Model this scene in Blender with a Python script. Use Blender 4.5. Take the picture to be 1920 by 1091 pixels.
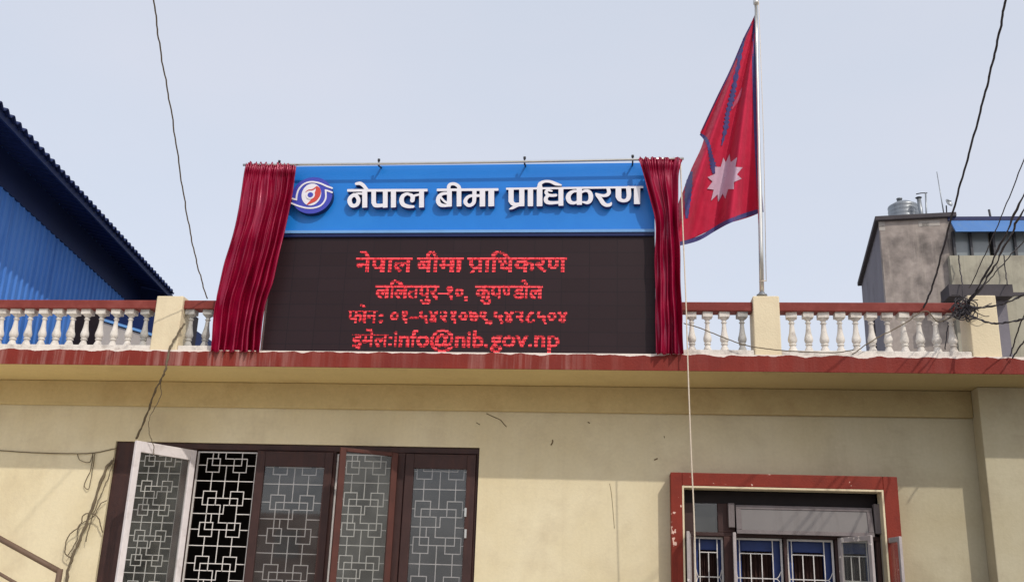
import bpy, bmesh, math, random
import numpy as np
from mathutils import Vector

# ------------------------------------------------------------------ scene reset
for o in list(bpy.data.objects):
    bpy.data.objects.remove(o)
SC = bpy.context.scene
COL = SC.collection
random.seed(7)
RAD = math.radians

# ------------------------------------------------------------------ camera
FOC = 1900.0                       # focal length in photo pixels (1920 wide)
CAM = np.array([0.0, -12.0, 1.6])
PITCH, ROLL, YAW = RAD(17.523), RAD(2.005), RAD(6.217)


def cam_axes(p, r, yaw):
    cy, sy, cp, sp = math.cos(yaw), math.sin(yaw), math.cos(p), math.sin(p)
    F = np.array([-sy * cp, cy * cp, sp])
    R0 = np.array([cy, sy, 0.0])
    U0 = np.cross(R0, F)
    return math.cos(r) * R0 + math.sin(r) * U0, -math.sin(r) * R0 + math.cos(r) * U0, F


CR, CU, CF = cam_axes(PITCH, ROLL, YAW)
cd = bpy.data.cameras.new('camera')
cd.sensor_fit = 'HORIZONTAL'
cd.sensor_width = 36.0
cd.lens = 36.0 * FOC / 1920.0
cd.clip_start = 0.1
cd.clip_end = 3000.0
cam = bpy.data.objects.new('camera', cd)
COL.objects.link(cam)
from mathutils import Matrix
cam.matrix_world = Matrix(((CR[0], CU[0], -CF[0], CAM[0]), (CR[1], CU[1], -CF[1], CAM[1]),
                           (CR[2], CU[2], -CF[2], CAM[2]), (0, 0, 0, 1)))
SC.camera = cam

# ------------------------------------------------------------------ world, sun, exposure
SUN_AZ, SUN_EL = RAD(35.0), RAD(42.8)     # azimuth to the right of straight behind the camera
sun_dir = Vector((math.sin(SUN_AZ) * math.cos(SUN_EL), -math.cos(SUN_AZ) * math.cos(SUN_EL), math.sin(SUN_EL)))
w = bpy.data.worlds.new('World')
SC.world = w
w.use_nodes = True
nt = w.node_tree
nt.nodes.clear()
wo = nt.nodes.new('ShaderNodeOutputWorld')
sky = nt.nodes.new('ShaderNodeTexSky')
sky.sky_type = 'NISHITA'
sky.sun_disc = False
sky.sun_elevation = SUN_EL
sky.sun_rotation = math.pi - SUN_AZ
sky.air_density = 1.0
sky.dust_density = 3.0
bg = nt.nodes.new('ShaderNodeBackground')
bg.inputs[1].default_value = 0.05
nt.links.new(sky.outputs[0], bg.inputs[0])
veil = nt.nodes.new('ShaderNodeBackground')           # thin even cloud over the blue sky
veil.inputs[0].default_value = (0.655, 0.660, 0.745, 1)
veil.inputs[1].default_value = 0.80
tcw = nt.nodes.new('ShaderNodeTexCoord')
nz = nt.nodes.new('ShaderNodeTexNoise')
nz.inputs['Scale'].default_value = 1.6
nz.inputs['Detail'].default_value = 6
mpw = nt.nodes.new('ShaderNodeMapping')
mpw.inputs['Scale'].default_value = (1, 1, 2.5)
crw = nt.nodes.new('ShaderNodeValToRGB')
crw.color_ramp.elements[0].position = 0.3
crw.color_ramp.elements[0].color = (0.685, 0.735, 0.82, 1)
crw.color_ramp.elements[1].position = 0.7
crw.color_ramp.elements[1].color = (0.775, 0.78, 0.84, 1)
nt.links.new(tcw.outputs['Generated'], mpw.inputs[0])
nt.links.new(mpw.outputs[0], nz.inputs['Vector'])
nt.links.new(nz.outputs[0], crw.inputs[0])
nt.links.new(crw.outputs[0], veil.inputs[0])
add = nt.nodes.new('ShaderNodeAddShader')
nt.links.new(bg.outputs[0], add.inputs[0])
nt.links.new(veil.outputs[0], add.inputs[1])
nt.links.new(add.outputs[0], wo.inputs[0])

sl = bpy.data.lights.new('sun', 'SUN')
sl.energy = 2.2
sl.angle = RAD(0.7)
sl.color = (1.0, 0.93, 0.82)
sun = bpy.data.objects.new('sun', sl)
sun.rotation_euler = sun_dir.to_track_quat('Z', 'Y').to_euler()
sun.location = (10, -20, 30)
COL.objects.link(sun)
SC.view_settings.view_transform = 'Standard'
SC.view_settings.look = 'None'
SC.view_settings.exposure = 0.0
SC.view_settings.gamma = 1.0


# ------------------------------------------------------------------ survey: sight lines measured on the photograph
def ray(px, py):
    return CF + (px - 960.0) / FOC * CR - (py - 545.5) / FOC * CU


def W(px, py, Y):
    d = ray(px, py)
    t = (Y - CAM[1]) / d[1]
    return CAM + t * d


def WZ(px, py, Z):
    d = ray(px, py)
    t = (Z - CAM[2]) / d[2]
    return CAM + t * d


def X(px, py, Y):
    return float(W(px, py, Y)[0])


def Zh(px, py, Y):
    return float(W(px, py, Y)[2])


def plane_hit(px, py, p0, n):
    d = ray(px, py)
    t = np.dot(np.array(p0) - CAM, n) / np.dot(d, n)
    return CAM + t * d


# ------------------------------------------------------------------ object helpers
ORIG = {}


def tag(o, label=None, cat=None, group=None, kind=None):
    if label: o['label'] = label
    if cat: o['category'] = cat
    if group: o['group'] = group
    if kind: o['kind'] = kind
    return o


def thing(name, loc, label, cat, group=None):
    o = bpy.data.objects.new(name, None)
    o.empty_display_size = 0.1
    COL.objects.link(o)
    o.location = loc
    ORIG[o] = np.array(loc, float)
    return tag(o, label, cat, group)


class MB:
    def __init__(self):
        self.v, self.f, self.m, self.s = [], [], [], []

    def face(self, idx, mat=0, smooth=False):
        self.f.append(tuple(idx)); self.m.append(mat); self.s.append(smooth)

    def quad(self, a, b, c, d, mat=0):
        n = len(self.v)
        self.v += [tuple(a), tuple(b), tuple(c), tuple(d)]
        self.face((n, n + 1, n + 2, n + 3), mat)

    def box(self, x0, x1, y0, y1, z0, z1, mat=0):
        n = len(self.v)
        self.v += [(x, y, z) for z in (z0, z1) for y in (y0, y1) for x in (x0, x1)]
        for q in ((0, 2, 3, 1), (4, 5, 7, 6), (0, 1, 5, 4), (2, 6, 7, 3), (0, 4, 6, 2), (1, 3, 7, 5)):
            self.face([n + i for i in q], mat)
        return self

    def obox(self, o, ax, ay, az, mat=0):
        """box from corner o spanned by three vectors"""
        n = len(self.v)
        o, ax, ay, az = [np.array(t, float) for t in (o, ax, ay, az)]
        for k in (0, 1):
            for j in (0, 1):
                for i in (0, 1):
                    self.v.append(tuple(o + i * ax + j * ay + k * az))
        for q in ((0, 2, 3, 1), (4, 5, 7, 6), (0, 1, 5, 4), (2, 6, 7, 3), (0, 4, 6, 2), (1, 3, 7, 5)):
            self.face([n + i for i in q], mat)
        return self

    def bar(self, a, b, w, d, mat=0):
        """flat bar a-b in an XZ plane: width w in plane, depth d along Y"""
        a, b = np.array(a, float), np.array(b, float)
        t = (b - a) / np.linalg.norm(b - a)
        s = np.cross(t, (0, 1, 0))
        s = s / np.linalg.norm(s)
        return self.obox(a - s * w / 2 - np.array((0, d / 2, 0)), b - a, s * w, (0, d, 0), mat)

    def grid(self, P, mat=0, smooth=True, flip=False):
        """P: array [rows][cols][3]"""
        P = np.array(P, float)
        r, c = P.shape[:2]
        n = len(self.v)
        self.v += [tuple(p) for p in P.reshape(-1, 3)]
        for i in range(r - 1):
            for j in range(c - 1):
                q = (n + i * c + j, n + i * c + j + 1, n + (i + 1) * c + j + 1, n + (i + 1) * c + j)
                self.face(q[::-1] if flip else q, mat, smooth)
        return self

    def tube(self, pts, r, sides=6, mat=0, caps=True):
        pts = [np.array(p, float) for p in pts]
        k = len(pts)
        rs = r if hasattr(r, '__len__') else [r] * k
        n = len(self.v)
        ref = np.array((0.0, 0, 1.0))
        prev = None
        for i in range(k):
            t = pts[min(i + 1, k - 1)] - pts[max(i - 1, 0)]
            t = t / (np.linalg.norm(t) + 1e-9)
            if prev is None:
                a = np.cross(t, ref)
                if np.linalg.norm(a) < 1e-3: a = np.cross(t, (1.0, 0, 0))
            else:
                a = prev - t * np.dot(prev, t)
            a = a / (np.linalg.norm(a) + 1e-9)
            prev = a
            b = np.cross(t, a)
            for j in range(sides):
                an = 2 * math.pi * j / sides
                self.v.append(tuple(pts[i] + rs[i] * (math.cos(an) * a + math.sin(an) * b)))
        for i in range(k - 1):
            for j in range(sides):
                j2 = (j + 1) % sides
                self.face((n + i * sides + j, n + i * sides + j2, n + (i + 1) * sides + j2, n + (i + 1) * sides + j), mat, True)
        if caps:
            self.face([n + j for j in range(sides)][::-1], mat)
            self.face([n + (k - 1) * sides + j for j in range(sides)], mat)
        return self

    def lathe(self, prof, cx=0, cy=0, cz=0, sides=20, mat=0, smooth=True):
        n = len(self.v)
        for r, z in prof:
            for j in range(sides):
                an = 2 * math.pi * j / sides
                self.v.append((cx + r * math.cos(an), cy + r * math.sin(an), cz + z))
        k = len(prof)
        for i in range(k - 1):
            for j in range(sides):
                j2 = (j + 1) % sides
                self.face((n + i * sides + j, n + i * sides + j2, n + (i + 1) * sides + j2, n + (i + 1) * sides + j), mat, smooth)
        self.face([n + j for j in range(sides)][::-1], mat)
        self.face([n + (k - 1) * sides + j for j in range(sides)], mat)
        return self

    def build(self, name, mats, parent=None, origin=None, bevel=0, mesh_only=False):
        if not isinstance(mats, (list, tuple)): mats = [mats]
        po = ORIG.get(parent, np.zeros(3)) if parent is not None else np.zeros(3)
        o0 = po if origin is None else np.array(origin, float)
        me = bpy.data.meshes.new(name)
        me.from_pydata([tuple(np.array(v) - o0) for v in self.v], [], self.f)
        for m in mats: me.materials.append(m)
        me.polygons.foreach_set('material_index', self.m)
        me.polygons.foreach_set('use_smooth', self.s)
        me.update()
        bm = bmesh.new(); bm.from_mesh(me)
        bmesh.ops.recalc_face_normals(bm, faces=bm.faces)
        bm.to_mesh(me); bm.free()
        if mesh_only: return me
        ob = bpy.data.objects.new(name, me)
        COL.objects.link(ob)
        ORIG[ob] = o0
        ob.location = o0 - po if parent is not None else o0
        if parent is not None: ob.parent = parent
        if bevel:
            md = ob.modifiers.new('bevel', 'BEVEL')
            md.width = bevel; md.segments = 2; md.limit_method = 'ANGLE'; md.angle_limit = RAD(50)
        return ob


def smooth_pts(pts, n=8):
    """Catmull-Rom through points of any dimension"""
    P = [np.array(p, float) for p in pts]
    if len(P) < 3:
        return [P[0] + (P[1] - P[0]) * i / n for i in range(n + 1)]
    out = []
    for i in range(len(P) - 1):
        p0 = P[i - 1] if i else 2 * P[0] - P[1]
        p1, p2 = P[i], P[i + 1]
        p3 = P[i + 2] if i + 2 < len(P) else 2 * P[-1] - P[-2]
        for k in range(n):
            t = k / n
            out.append(0.5 * (2 * p1 + (p2 - p0) * t + (2 * p0 - 5 * p1 + 4 * p2 - p3) * t * t + (3 * p1 - p0 - 3 * p2 + p3) * t ** 3))
    out.append(P[-1])
    return out


# ------------------------------------------------------------------ materials
def srgb(r, g, b):
    def f(c):
        c /= 255.0
        return c / 12.92 if c <= 0.04045 else ((c + 0.055) / 1.055) ** 2.4
    return (f(r), f(g), f(b))


class NT:
    def __init__(self, name):
        self.m = bpy.data.materials.new(name)
        self.m.use_nodes = True
        self.t = self.m.node_tree
        self.b = self.t.nodes['Principled BSDF']
        self.out = self.t.nodes['Material Output']

    def n(self, typ, **kw):
        nd = self.t.nodes.new(typ)
        for k, v in kw.items():
            if k in nd.inputs: nd.inputs[k].default_value = v
            else: setattr(nd, k, v)
        return nd

    def l(self, a, b): self.t.links.new(a, b)


def mat(name, col, rough=0.7, var=0.25, scale=3.0, col2=None, spec=0.3, metal=0.0, bump=0.0, bscale=60.0,
        streak=None, streak_amt=0.0, blotch=None, blotch_scale=1.0, blotch_amt=0.0, sheen=0.0, fine=0.0):
    """painted / plastered / weathered surface: base colour with two scales of variation, optional
    vertical run-off streaks and blotches of another colour, and a fine bump"""
    M = NT(name)
    b = M.b
    b.inputs['Roughness'].default_value = rough
    b.inputs['Specular IOR Level'].default_value = spec
    b.inputs['Metallic'].default_value = metal
    if sheen:
        b.inputs['Sheen Weight'].default_value = sheen
        b.inputs['Sheen Roughness'].default_value = 0.3
    geo = M.n('ShaderNodeNewGeometry')
    pos = geo.outputs['Position']
    n1 = M.n('ShaderNodeTexNoise', Scale=scale, Detail=6.0, Roughness=0.6)
    M.l(pos, n1.inputs['Vector'])
    c2 = col2 if col2 else tuple(c * (1 - var) for c in col)
    ramp = M.n('ShaderNodeValToRGB')
    ramp.color_ramp.elements[0].position = 0.3
    ramp.color_ramp.elements[0].color = (*c2, 1)
    ramp.color_ramp.elements[1].position = 0.62
    ramp.color_ramp.elements[1].color = (*col, 1)
    M.l(n1.outputs[0], ramp.inputs[0])
    cur = ramp.outputs[0]
    if blotch:
        nb = M.n('ShaderNodeTexNoise', Scale=blotch_scale, Detail=8.0, Roughness=0.65)
        M.l(pos, nb.inputs['Vector'])
        rb = M.n('ShaderNodeMapRange')
        rb.inputs[1].default_value = 0.5; rb.inputs[2].default_value = 0.68
        rb.inputs[3].default_value = 0.0; rb.inputs[4].default_value = blotch_amt
        M.l(nb.outputs[0], rb.inputs[0])
        mx = M.n('ShaderNodeMix', data_type='RGBA')
        M.l(rb.outputs[0], mx.inputs[0]); M.l(cur, mx.inputs[6]); mx.inputs[7].default_value = (*blotch, 1)
        cur = mx.outputs[2]
    if streak:
        mp = M.n('ShaderNodeMapping'); mp.inputs['Scale'].default_value = (1, 1, 0.06)
        M.l(pos, mp.inputs[0])
        ns = M.n('ShaderNodeTexNoise', Scale=9.0, Detail=5.0, Roughness=0.65)
        M.l(mp.outputs[0], ns.inputs['Vector'])
        rs = M.n('ShaderNodeMapRange')
        rs.inputs[1].default_value = 0.5; rs.inputs[2].default_value = 0.7
        rs.inputs[3].default_value = 0.0; rs.inputs[4].default_value = streak_amt
        M.l(ns.outputs[0], rs.inputs[0])
        mx = M.n('ShaderNodeMix', data_type='RGBA')
        M.l(rs.outputs[0], mx.inputs[0]); M.l(cur, mx.inputs[6]); mx.inputs[7].default_value = (*streak, 1)
        cur = mx.outputs[2]
    if fine:
        nf = M.n('ShaderNodeTexNoise', Scale=bscale * 0.6, Detail=3.0)
        M.l(pos, nf.inputs['Vector'])
        rf = M.n('ShaderNodeMapRange')
        rf.inputs[1].default_value = 0.3; rf.inputs[2].default_value = 0.7
        rf.inputs[3].default_value = 1 - fine; rf.inputs[4].default_value = 1 + fine
        M.l(nf.outputs[0], rf.inputs[0])
        mm = M.n('ShaderNodeVectorMath', operation='SCALE')
        M.l(cur, mm.inputs[0]); M.l(rf.outputs[0], mm.inputs['Scale'])
        cur = mm.outputs[0]
    M.l(cur, b.inputs['Base Color'])
    if bump:
        nbp = M.n('ShaderNodeTexNoise', Scale=bscale, Detail=4.0)
        M.l(pos, nbp.inputs['Vector'])
        bp = M.n('ShaderNodeBump', Strength=bump, Distance=0.02)
        M.l(nbp.outputs[0], bp.inputs['Height'])
        M.l(bp.outputs[0], b.inputs['Normal'])
    M.node = M
    return M.m


plaster = mat('yellow_plaster', srgb(221, 210, 180), 0.9, 0.10, 0.8, col2=srgb(209, 195, 160), spec=0.15, bump=0.10, bscale=45,
              blotch=srgb(196, 182, 154), blotch_scale=1.7, blotch_amt=0.55, streak=srgb(184, 168, 138), streak_amt=0.12, fine=0.03)


def grey_right(m):
    """multiplies the base colour darker and greyer towards the right-hand bay"""
    t = m.node_tree; b = t.nodes['Principled BSDF']
    src = b.inputs['Base Color'].links[0].from_socket
    geo = t.nodes.new('ShaderNodeNewGeometry'); sep = t.nodes.new('ShaderNodeSeparateXYZ')
    t.links.new(geo.outputs['Position'], sep.inputs[0])
    nz = t.nodes.new('ShaderNodeTexNoise'); nz.inputs['Scale'].default_value = 0.9; nz.inputs['Detail'].default_value = 6
    t.links.new(geo.outputs['Position'], nz.inputs['Vector'])
    ma = t.nodes.new('ShaderNodeMath'); ma.operation = 'MULTIPLY_ADD'; ma.inputs[1].default_value = 1.6
    t.links.new(nz.outputs[0], ma.inputs[0]); t.links.new(sep.outputs[0], ma.inputs[2])
    mr = t.nodes.new('ShaderNodeMapRange'); mr.interpolation_type = 'SMOOTHSTEP'
    for i, v in enumerate((0.4, 4.6, 0.0, 0.85)): mr.inputs[1 + i].default_value = v
    t.links.new(ma.outputs[0], mr.inputs[0])
    mx = t.nodes.new('ShaderNodeMix'); mx.data_type = 'RGBA'; mx.blend_type = 'MULTIPLY'
    t.links.new(mr.outputs[0], mx.inputs[0]); t.links.new(src, mx.inputs[6]); mx.inputs[7].default_value = (0.56, 0.57, 0.58, 1)
    t.links.new(mx.outputs[2], b.inputs['Base Color'])


grey_right(plaster)
soffit_m = mat('soffit_plaster', srgb(222, 200, 146), 0.9, 0.10, 1.1, spec=0.1, bump=0.2, bscale=40,
               blotch=srgb(188, 165, 120), blotch_scale=1.1, blotch_amt=0.5, fine=0.03)
beam_m = mat('beam_plaster', srgb(204, 184, 138), 0.9, 0.12, 0.9, spec=0.1, bump=0.25, bscale=40,
             blotch=srgb(176, 150, 108), blotch_scale=1.3, blotch_amt=0.6, fine=0.04)
grey_right(beam_m); grey_right(soffit_m)
cream = mat('cream_paint', srgb(222, 208, 178), 0.85, 0.10, 2.5, spec=0.15, bump=0.2, bscale=50,
            blotch=srgb(200, 180, 150), blotch_scale=3.0, blotch_amt=0.4, streak=srgb(186, 168, 140), streak_amt=0.2)
balus = mat('white_baluster_paint', srgb(222, 216, 208), 0.75, 0.12, 14.0, spec=0.2, bump=0.25, bscale=70,
            blotch=srgb(160, 152, 146), blotch_scale=8.0, blotch_amt=0.8, streak=srgb(150, 140, 132), streak_amt=.35)
balus_grey = mat('grey_baluster_cement', srgb(178, 176, 172), 0.85, 0.2, 14.0, spec=0.2, bump=0.3, bscale=70,
                 blotch=srgb(130, 130, 128), blotch_scale=9.0, blotch_amt=0.6)
redrail = mat('dark_red_rail_paint', srgb(126, 56, 50), 0.7, 0.15, 4.0, spec=0.25, bump=0.15, bscale=60,
              blotch=srgb(150, 84, 78), blotch_scale=4.0, blotch_amt=0.4)
redframe = mat('red_window_paint', srgb(128, 42, 27), 0.6, 0.2, 4.0, spec=0.3, bump=0.2, bscale=50,
               blotch=srgb(100, 32, 24), blotch_scale=3.5, blotch_amt=0.5)
wood = mat('dark_wood', srgb(62, 40, 38), 0.55, 0.3, 6.0, spec=0.35, bump=0.2, bscale=80,
           streak=srgb(80, 46, 38), streak_amt=0.5)
headwood = mat('head_rail_shade_tone', srgb(34, 25, 27), 0.6, 0.3, 6.0, spec=0.3)  # near-black tone carries the shade of the recessed window head
redwood = mat('red_brown_wood', srgb(84, 44, 36), 0.5, 0.25, 6.0, spec=0.35, bump=0.2, bscale=80,
              streak=srgb(56, 34, 32), streak_amt=0.6)
whitewood = mat('white_gloss_wood', srgb(218, 212, 214), 0.5, 0.08, 8.0, spec=0.35, bump=0.15, bscale=60,
                blotch=srgb(170, 160, 158), blotch_scale=7.0, blotch_amt=0.45)
greywood = mat('grey_weathered_wood', srgb(118, 110, 111), 0.7, 0.2, 7.0, spec=0.25, bump=0.2, bscale=60,
               streak=srgb(94, 84, 82), streak_amt=0.5)
bluewood = mat('blue_gloss_paint', srgb(24, 52, 116), 0.45, 0.25, 6.0, spec=0.4)
whitebar = mat('white_grille_paint', srgb(212, 208, 206), 0.5, 0.15, 25.0, spec=0.3)
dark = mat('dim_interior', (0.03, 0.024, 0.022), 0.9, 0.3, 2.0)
brown_cloth = mat('brown_inner_curtain', (0.06, 0.028, 0.022), 0.9, 0.4, 5.0, streak=(0.02, 0.01, 0.01), streak_amt=0.7)
frost = mat('frosted_transom', srgb(110, 105, 104), 0.35, 0.1, 3.0, spec=0.5, streak=srgb(92, 86, 84), streak_amt=0.6)
steel = mat('stainless_steel', srgb(214, 212, 206), 0.3, 0.1, 10.0, metal=0.9)
tanksteel = mat('ribbed_tank_steel', srgb(150, 155, 160), 0.42, 0.15, 3.0, metal=0.6, streak=srgb(112, 112, 116), streak_amt=0.4)
darkmetal = mat('dark_metal', srgb(70, 70, 74), 0.5, 0.2, 20.0, metal=0.4)
rubber = mat('black_cable', srgb(66, 62, 66), 0.6, 0.3, 30.0)
greycable = mat('grey_cable', srgb(112, 100, 82), 0.7, 0.3, 30.0)
cord = mat('pale_cord', srgb(214, 200, 182), 0.8, 0.15, 40.0)
railpaint = mat('brown_rail_paint', srgb(112, 92, 78), 0.6, 0.2, 10.0, spec=0.3)
signblue = mat('sign_blue_panel', srgb(20, 120, 210), 0.38, 0.05, 2.0, spec=0.45, blotch=srgb(34, 130, 214), blotch_scale=1.3, blotch_amt=0.4)
signnavy = mat('sign_navy_edge', srgb(24, 36, 84), 0.4, 0.1, 5.0)
signtrim = mat('sign_pale_trim', srgb(110, 160, 215), 0.35, 0.1, 5.0, spec=0.5)
letter = mat('white_letter_acrylic', srgb(226, 224, 232), 0.35, 0.03, 6.0, spec=0.45)
letterside = mat('letter_side_return', srgb(60, 64, 120), 0.5, 0.1, 6.0)
emblue = mat('emblem_blue', srgb(62, 68, 176), 0.4, 0.06, 6.0, spec=0.45)
emred = mat('emblem_red', srgb(200, 74, 66), 0.4, 0.06, 6.0)
flagred = mat('flag_crimson', srgb(190, 30, 66), 0.8, 0.14, 6.0, sheen=0.15, streak=srgb(160, 22, 56), streak_amt=0.6, bump=0.5, bscale=9)
flagblue = mat('flag_blue_border', srgb(70, 68, 124), 0.75, 0.25, 16.0, sheen=0.15)
flagpink = mat('flag_faded_emblem', srgb(190, 92, 122), 0.75, 0.12, 16.0, sheen=0.15)
flagwhite = mat('flag_white_emblem', srgb(196, 166, 186), 0.75, 0.12, 16.0, sheen=0.3)
satin = mat('crimson_satin', srgb(142, 6, 48), 0.30, 0.15, 4.0, col2=srgb(116, 4, 38), spec=0.85)
satin.node_tree.nodes['Principled BSDF'].inputs['Specular Tint'].default_value = (1.0, 0.42, 0.56, 1)
shedgrey = mat('grey_cement_render', srgb(176, 170, 164), 0.9, 0.12, 2.0, bump=0.2, bscale=20)
concrete = mat('stained_concrete', srgb(164, 154, 148), 0.95, 0.25, 0.55, col2=srgb(136, 127, 122), spec=0.1, bump=0.4, bscale=8,
               blotch=srgb(82, 78, 77), blotch_scale=0.5, blotch_amt=0.95, streak=srgb(182, 172, 162), streak_amt=0.4, fine=0.15)
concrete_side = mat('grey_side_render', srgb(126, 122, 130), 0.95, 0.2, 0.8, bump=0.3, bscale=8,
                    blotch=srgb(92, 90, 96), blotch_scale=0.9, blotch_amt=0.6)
concrete2 = mat('pale_cement_wall', srgb(172, 168, 152), 0.95, 0.15, 0.8, spec=0.1, bump=0.3, bscale=8,
                blotch=srgb(118, 112, 104), blotch_scale=1.1, blotch_amt=0.7, streak=srgb(132, 126, 116), streak_amt=0.4)
darkslab = mat('dark_stained_slab', srgb(84, 80, 84), 0.95, 0.3, 1.2, bump=0.3, bscale=8)
bluesheet = mat('blue_roof_sheet', srgb(80, 122, 180), 0.6, 0.1, 1.5, spec=0.25, streak=srgb(96, 128, 168), streak_amt=.5)
wallsheet = mat('blue_wall_sheet', srgb(60, 116, 194), 0.55, 0.08, 0.5, spec=0.3, streak=srgb(38, 90, 164), streak_amt=0.7, blotch=srgb(76, 126, 196), blotch_scale=.5, blotch_amt=.5)
roofsheet = mat('navy_roof_sheet', srgb(22, 38, 82), 0.6, 0.2, 1.0, spec=0.25)
winglass_far = mat('far_window_glass', srgb(128, 136, 140), 0.15, 0.15, 1.0, spec=0.6)
paving = mat('street_asphalt', srgb(140, 135, 127), 0.95, 0.2, 0.4, bump=0.2, bscale=10, blotch=srgb(132, 126, 118), blotch_scale=0.7, blotch_amt=0.5)
bounce_m = mat('pale_bounce_concrete', srgb(222, 212, 192), 0.95, 0.15, 0.6, bump=0.2, bscale=10, blotch=srgb(150, 142, 128), blotch_scale=0.7, blotch_amt=0.5)
brick = mat('pale_brick_front', srgb(214, 170, 150), 0.9, 0.2, 1.5, blotch=srgb(150, 110, 92), blotch_scale=0.8, blotch_amt=0.4)
stain = mat('dark_stain', srgb(120, 104, 80), 0.95, 0.2, 20.0)


def make_ledge_material():
    """red fascia paint with whitewash run-off and a ragged white upper edge"""
    m = mat('red_ledge_paint', srgb(126, 44, 35), 0.7, 0.2, 3.0, spec=0.25, bump=0.2, bscale=40,
            blotch=srgb(112, 44, 44), blotch_scale=1.2, blotch_amt=0.5)
    t = m.node_tree
    b = t.nodes['Principled BSDF']
    src = b.inputs['Base Color'].links[0].from_socket
    geo = t.nodes.new('ShaderNodeNewGeometry')
    sep = t.nodes.new('ShaderNodeSeparateXYZ')
    t.links.new(geo.outputs['Position'], sep.inputs[0])
    mp = t.nodes.new('ShaderNodeMapping'); mp.inputs['Scale'].default_value = (1, 1, 0.05)
    t.links.new(geo.outputs['Position'], mp.inputs[0])
    # run-off, strongest towards the left end of the ledge and below the display
    ns = t.nodes.new('ShaderNodeTexNoise'); ns.inputs['Scale'].default_value = 7.0; ns.inputs['Detail'].default_value = 6
    ns.inputs['Roughness'].default_value = 0.7
    t.links.new(mp.outputs[0], ns.inputs['Vector'])
    rs = t.nodes.new('ShaderNodeMapRange')
    for i, v in enumerate((0.47, 0.68, 0.0, 0.62)): rs.inputs[1 + i].default_value = v
    t.links.new(ns.outputs[0], rs.inputs[0])
    rx = t.nodes.new('ShaderNodeValToRGB')
    rx.color_ramp.interpolation = 'LINEAR'
    e = rx.color_ramp.elements
    e[0].position = 0.0; e[0].color = (0.75, 0.75, 0.75, 1)
    e[1].position = 0.27; e[1].color = (1, 1, 1, 1)
    for p, c in ((0.33, 0.25), (0.46, 0.12), (0.50, 0.75), (0.56, 0.65), (0.61, 0.12), (1.0, 0.08)):
        k = e.new(p); k.color = (c, c, c, 1)
    rn = t.nodes.new('ShaderNodeMapRange')
    for i, v in enumerate((-7.5, 4.5, 0.0, 1.0)): rn.inputs[1 + i].default_value = v
    t.links.new(sep.outputs[0], rn.inputs[0]); t.links.new(rn.outputs[0], rx.inputs[0])
    mu = t.nodes.new('ShaderNodeMath'); mu.operation = 'MULTIPLY'
    t.links.new(rs.outputs[0], mu.inputs[0]); t.links.new(rx.outputs[0], mu.inputs[1])
    m1 = t.nodes.new('ShaderNodeMix'); m1.data_type = 'RGBA'
    t.links.new(mu.outputs[0], m1.inputs[0]); t.links.new(src, m1.inputs[6])
    m1.inputs[7].default_value = (*srgb(186, 150, 142), 1)
    # ragged white edge along the top
    nr = t.nodes.new('ShaderNodeTexNoise'); nr.inputs['Scale'].default_value = 4.0; nr.inputs['Detail'].default_value = 5
    t.links.new(mp.outputs[0], nr.inputs['Vector'])
    sc = t.nodes.new('ShaderNodeMath'); sc.operation = 'MULTIPLY_ADD'
    sc.inputs[1].default_value = -0.11; sc.inputs[2].default_value = 4.416
    t.links.new(nr.outputs[0], sc.inputs[0])
    gt = t.nodes.new('ShaderNodeMath'); gt.operation = 'GREATER_THAN'
    t.links.new(sep.outputs[2], gt.inputs[0]); t.links.new(sc.outputs[0], gt.inputs[1])
    m2 = t.nodes.new('ShaderNodeMix'); m2.data_type = 'RGBA'
    t.links.new(gt.outputs[0], m2.inputs[0]); t.links.new(m1.outputs[2], m2.inputs[6])
    m2.inputs[7].default_value = (*srgb(226, 214, 206), 1)
    t.links.new(m2.outputs[2], b.inputs['Base Color'])
    return m


ledge_m = make_ledge_material()


def make_chipped(base, name, chip):
    m = base.copy(); m.name = name
    t = m.node_tree; b = t.nodes['Principled BSDF']
    src = b.inputs['Base Color'].links[0].from_socket
    geo = t.nodes.new('ShaderNodeNewGeometry')
    n = t.nodes.new('ShaderNodeTexNoise'); n.inputs['Scale'].default_value = 16; n.inputs['Detail'].default_value = 6
    n2 = t.nodes.new('ShaderNodeTexNoise'); n2.inputs['Scale'].default_value = 2.2
    t.links.new(geo.outputs['Position'], n.inputs['Vector']); t.links.new(geo.outputs['Position'], n2.inputs['Vector'])
    a = t.nodes.new('ShaderNodeMath'); a.operation = 'MULTIPLY'
    t.links.new(n.outputs[0], a.inputs[0]); t.links.new(n2.outputs[0], a.inputs[1])
    g = t.nodes.new('ShaderNodeMath'); g.operation = 'GREATER_THAN'; g.inputs[1].default_value = 0.388
    t.links.new(a.outputs[0], g.inputs[0])
    mx = t.nodes.new('ShaderNodeMix'); mx.data_type = 'RGBA'
    t.links.new(g.outputs[0], mx.inputs[0]); t.links.new(src, mx.inputs[6]); mx.inputs[7].default_value = (*chip, 1)
    t.links.new(mx.outputs[2], b.inputs['Base Color'])
    return m


redframe = make_chipped(redframe, 'chipped_red_window_paint', srgb(214, 180, 166))
greyleaf = mat('pale_grey_leaf_paint', srgb(172, 164, 164), 0.7, 0.2, 7.0, spec=0.25, bump=0.2, bscale=60, streak=srgb(126, 114, 112), streak_amt=0.5)
greychip = make_chipped(greyleaf, 'peeling_grey_wood', srgb(222, 214, 208))


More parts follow.
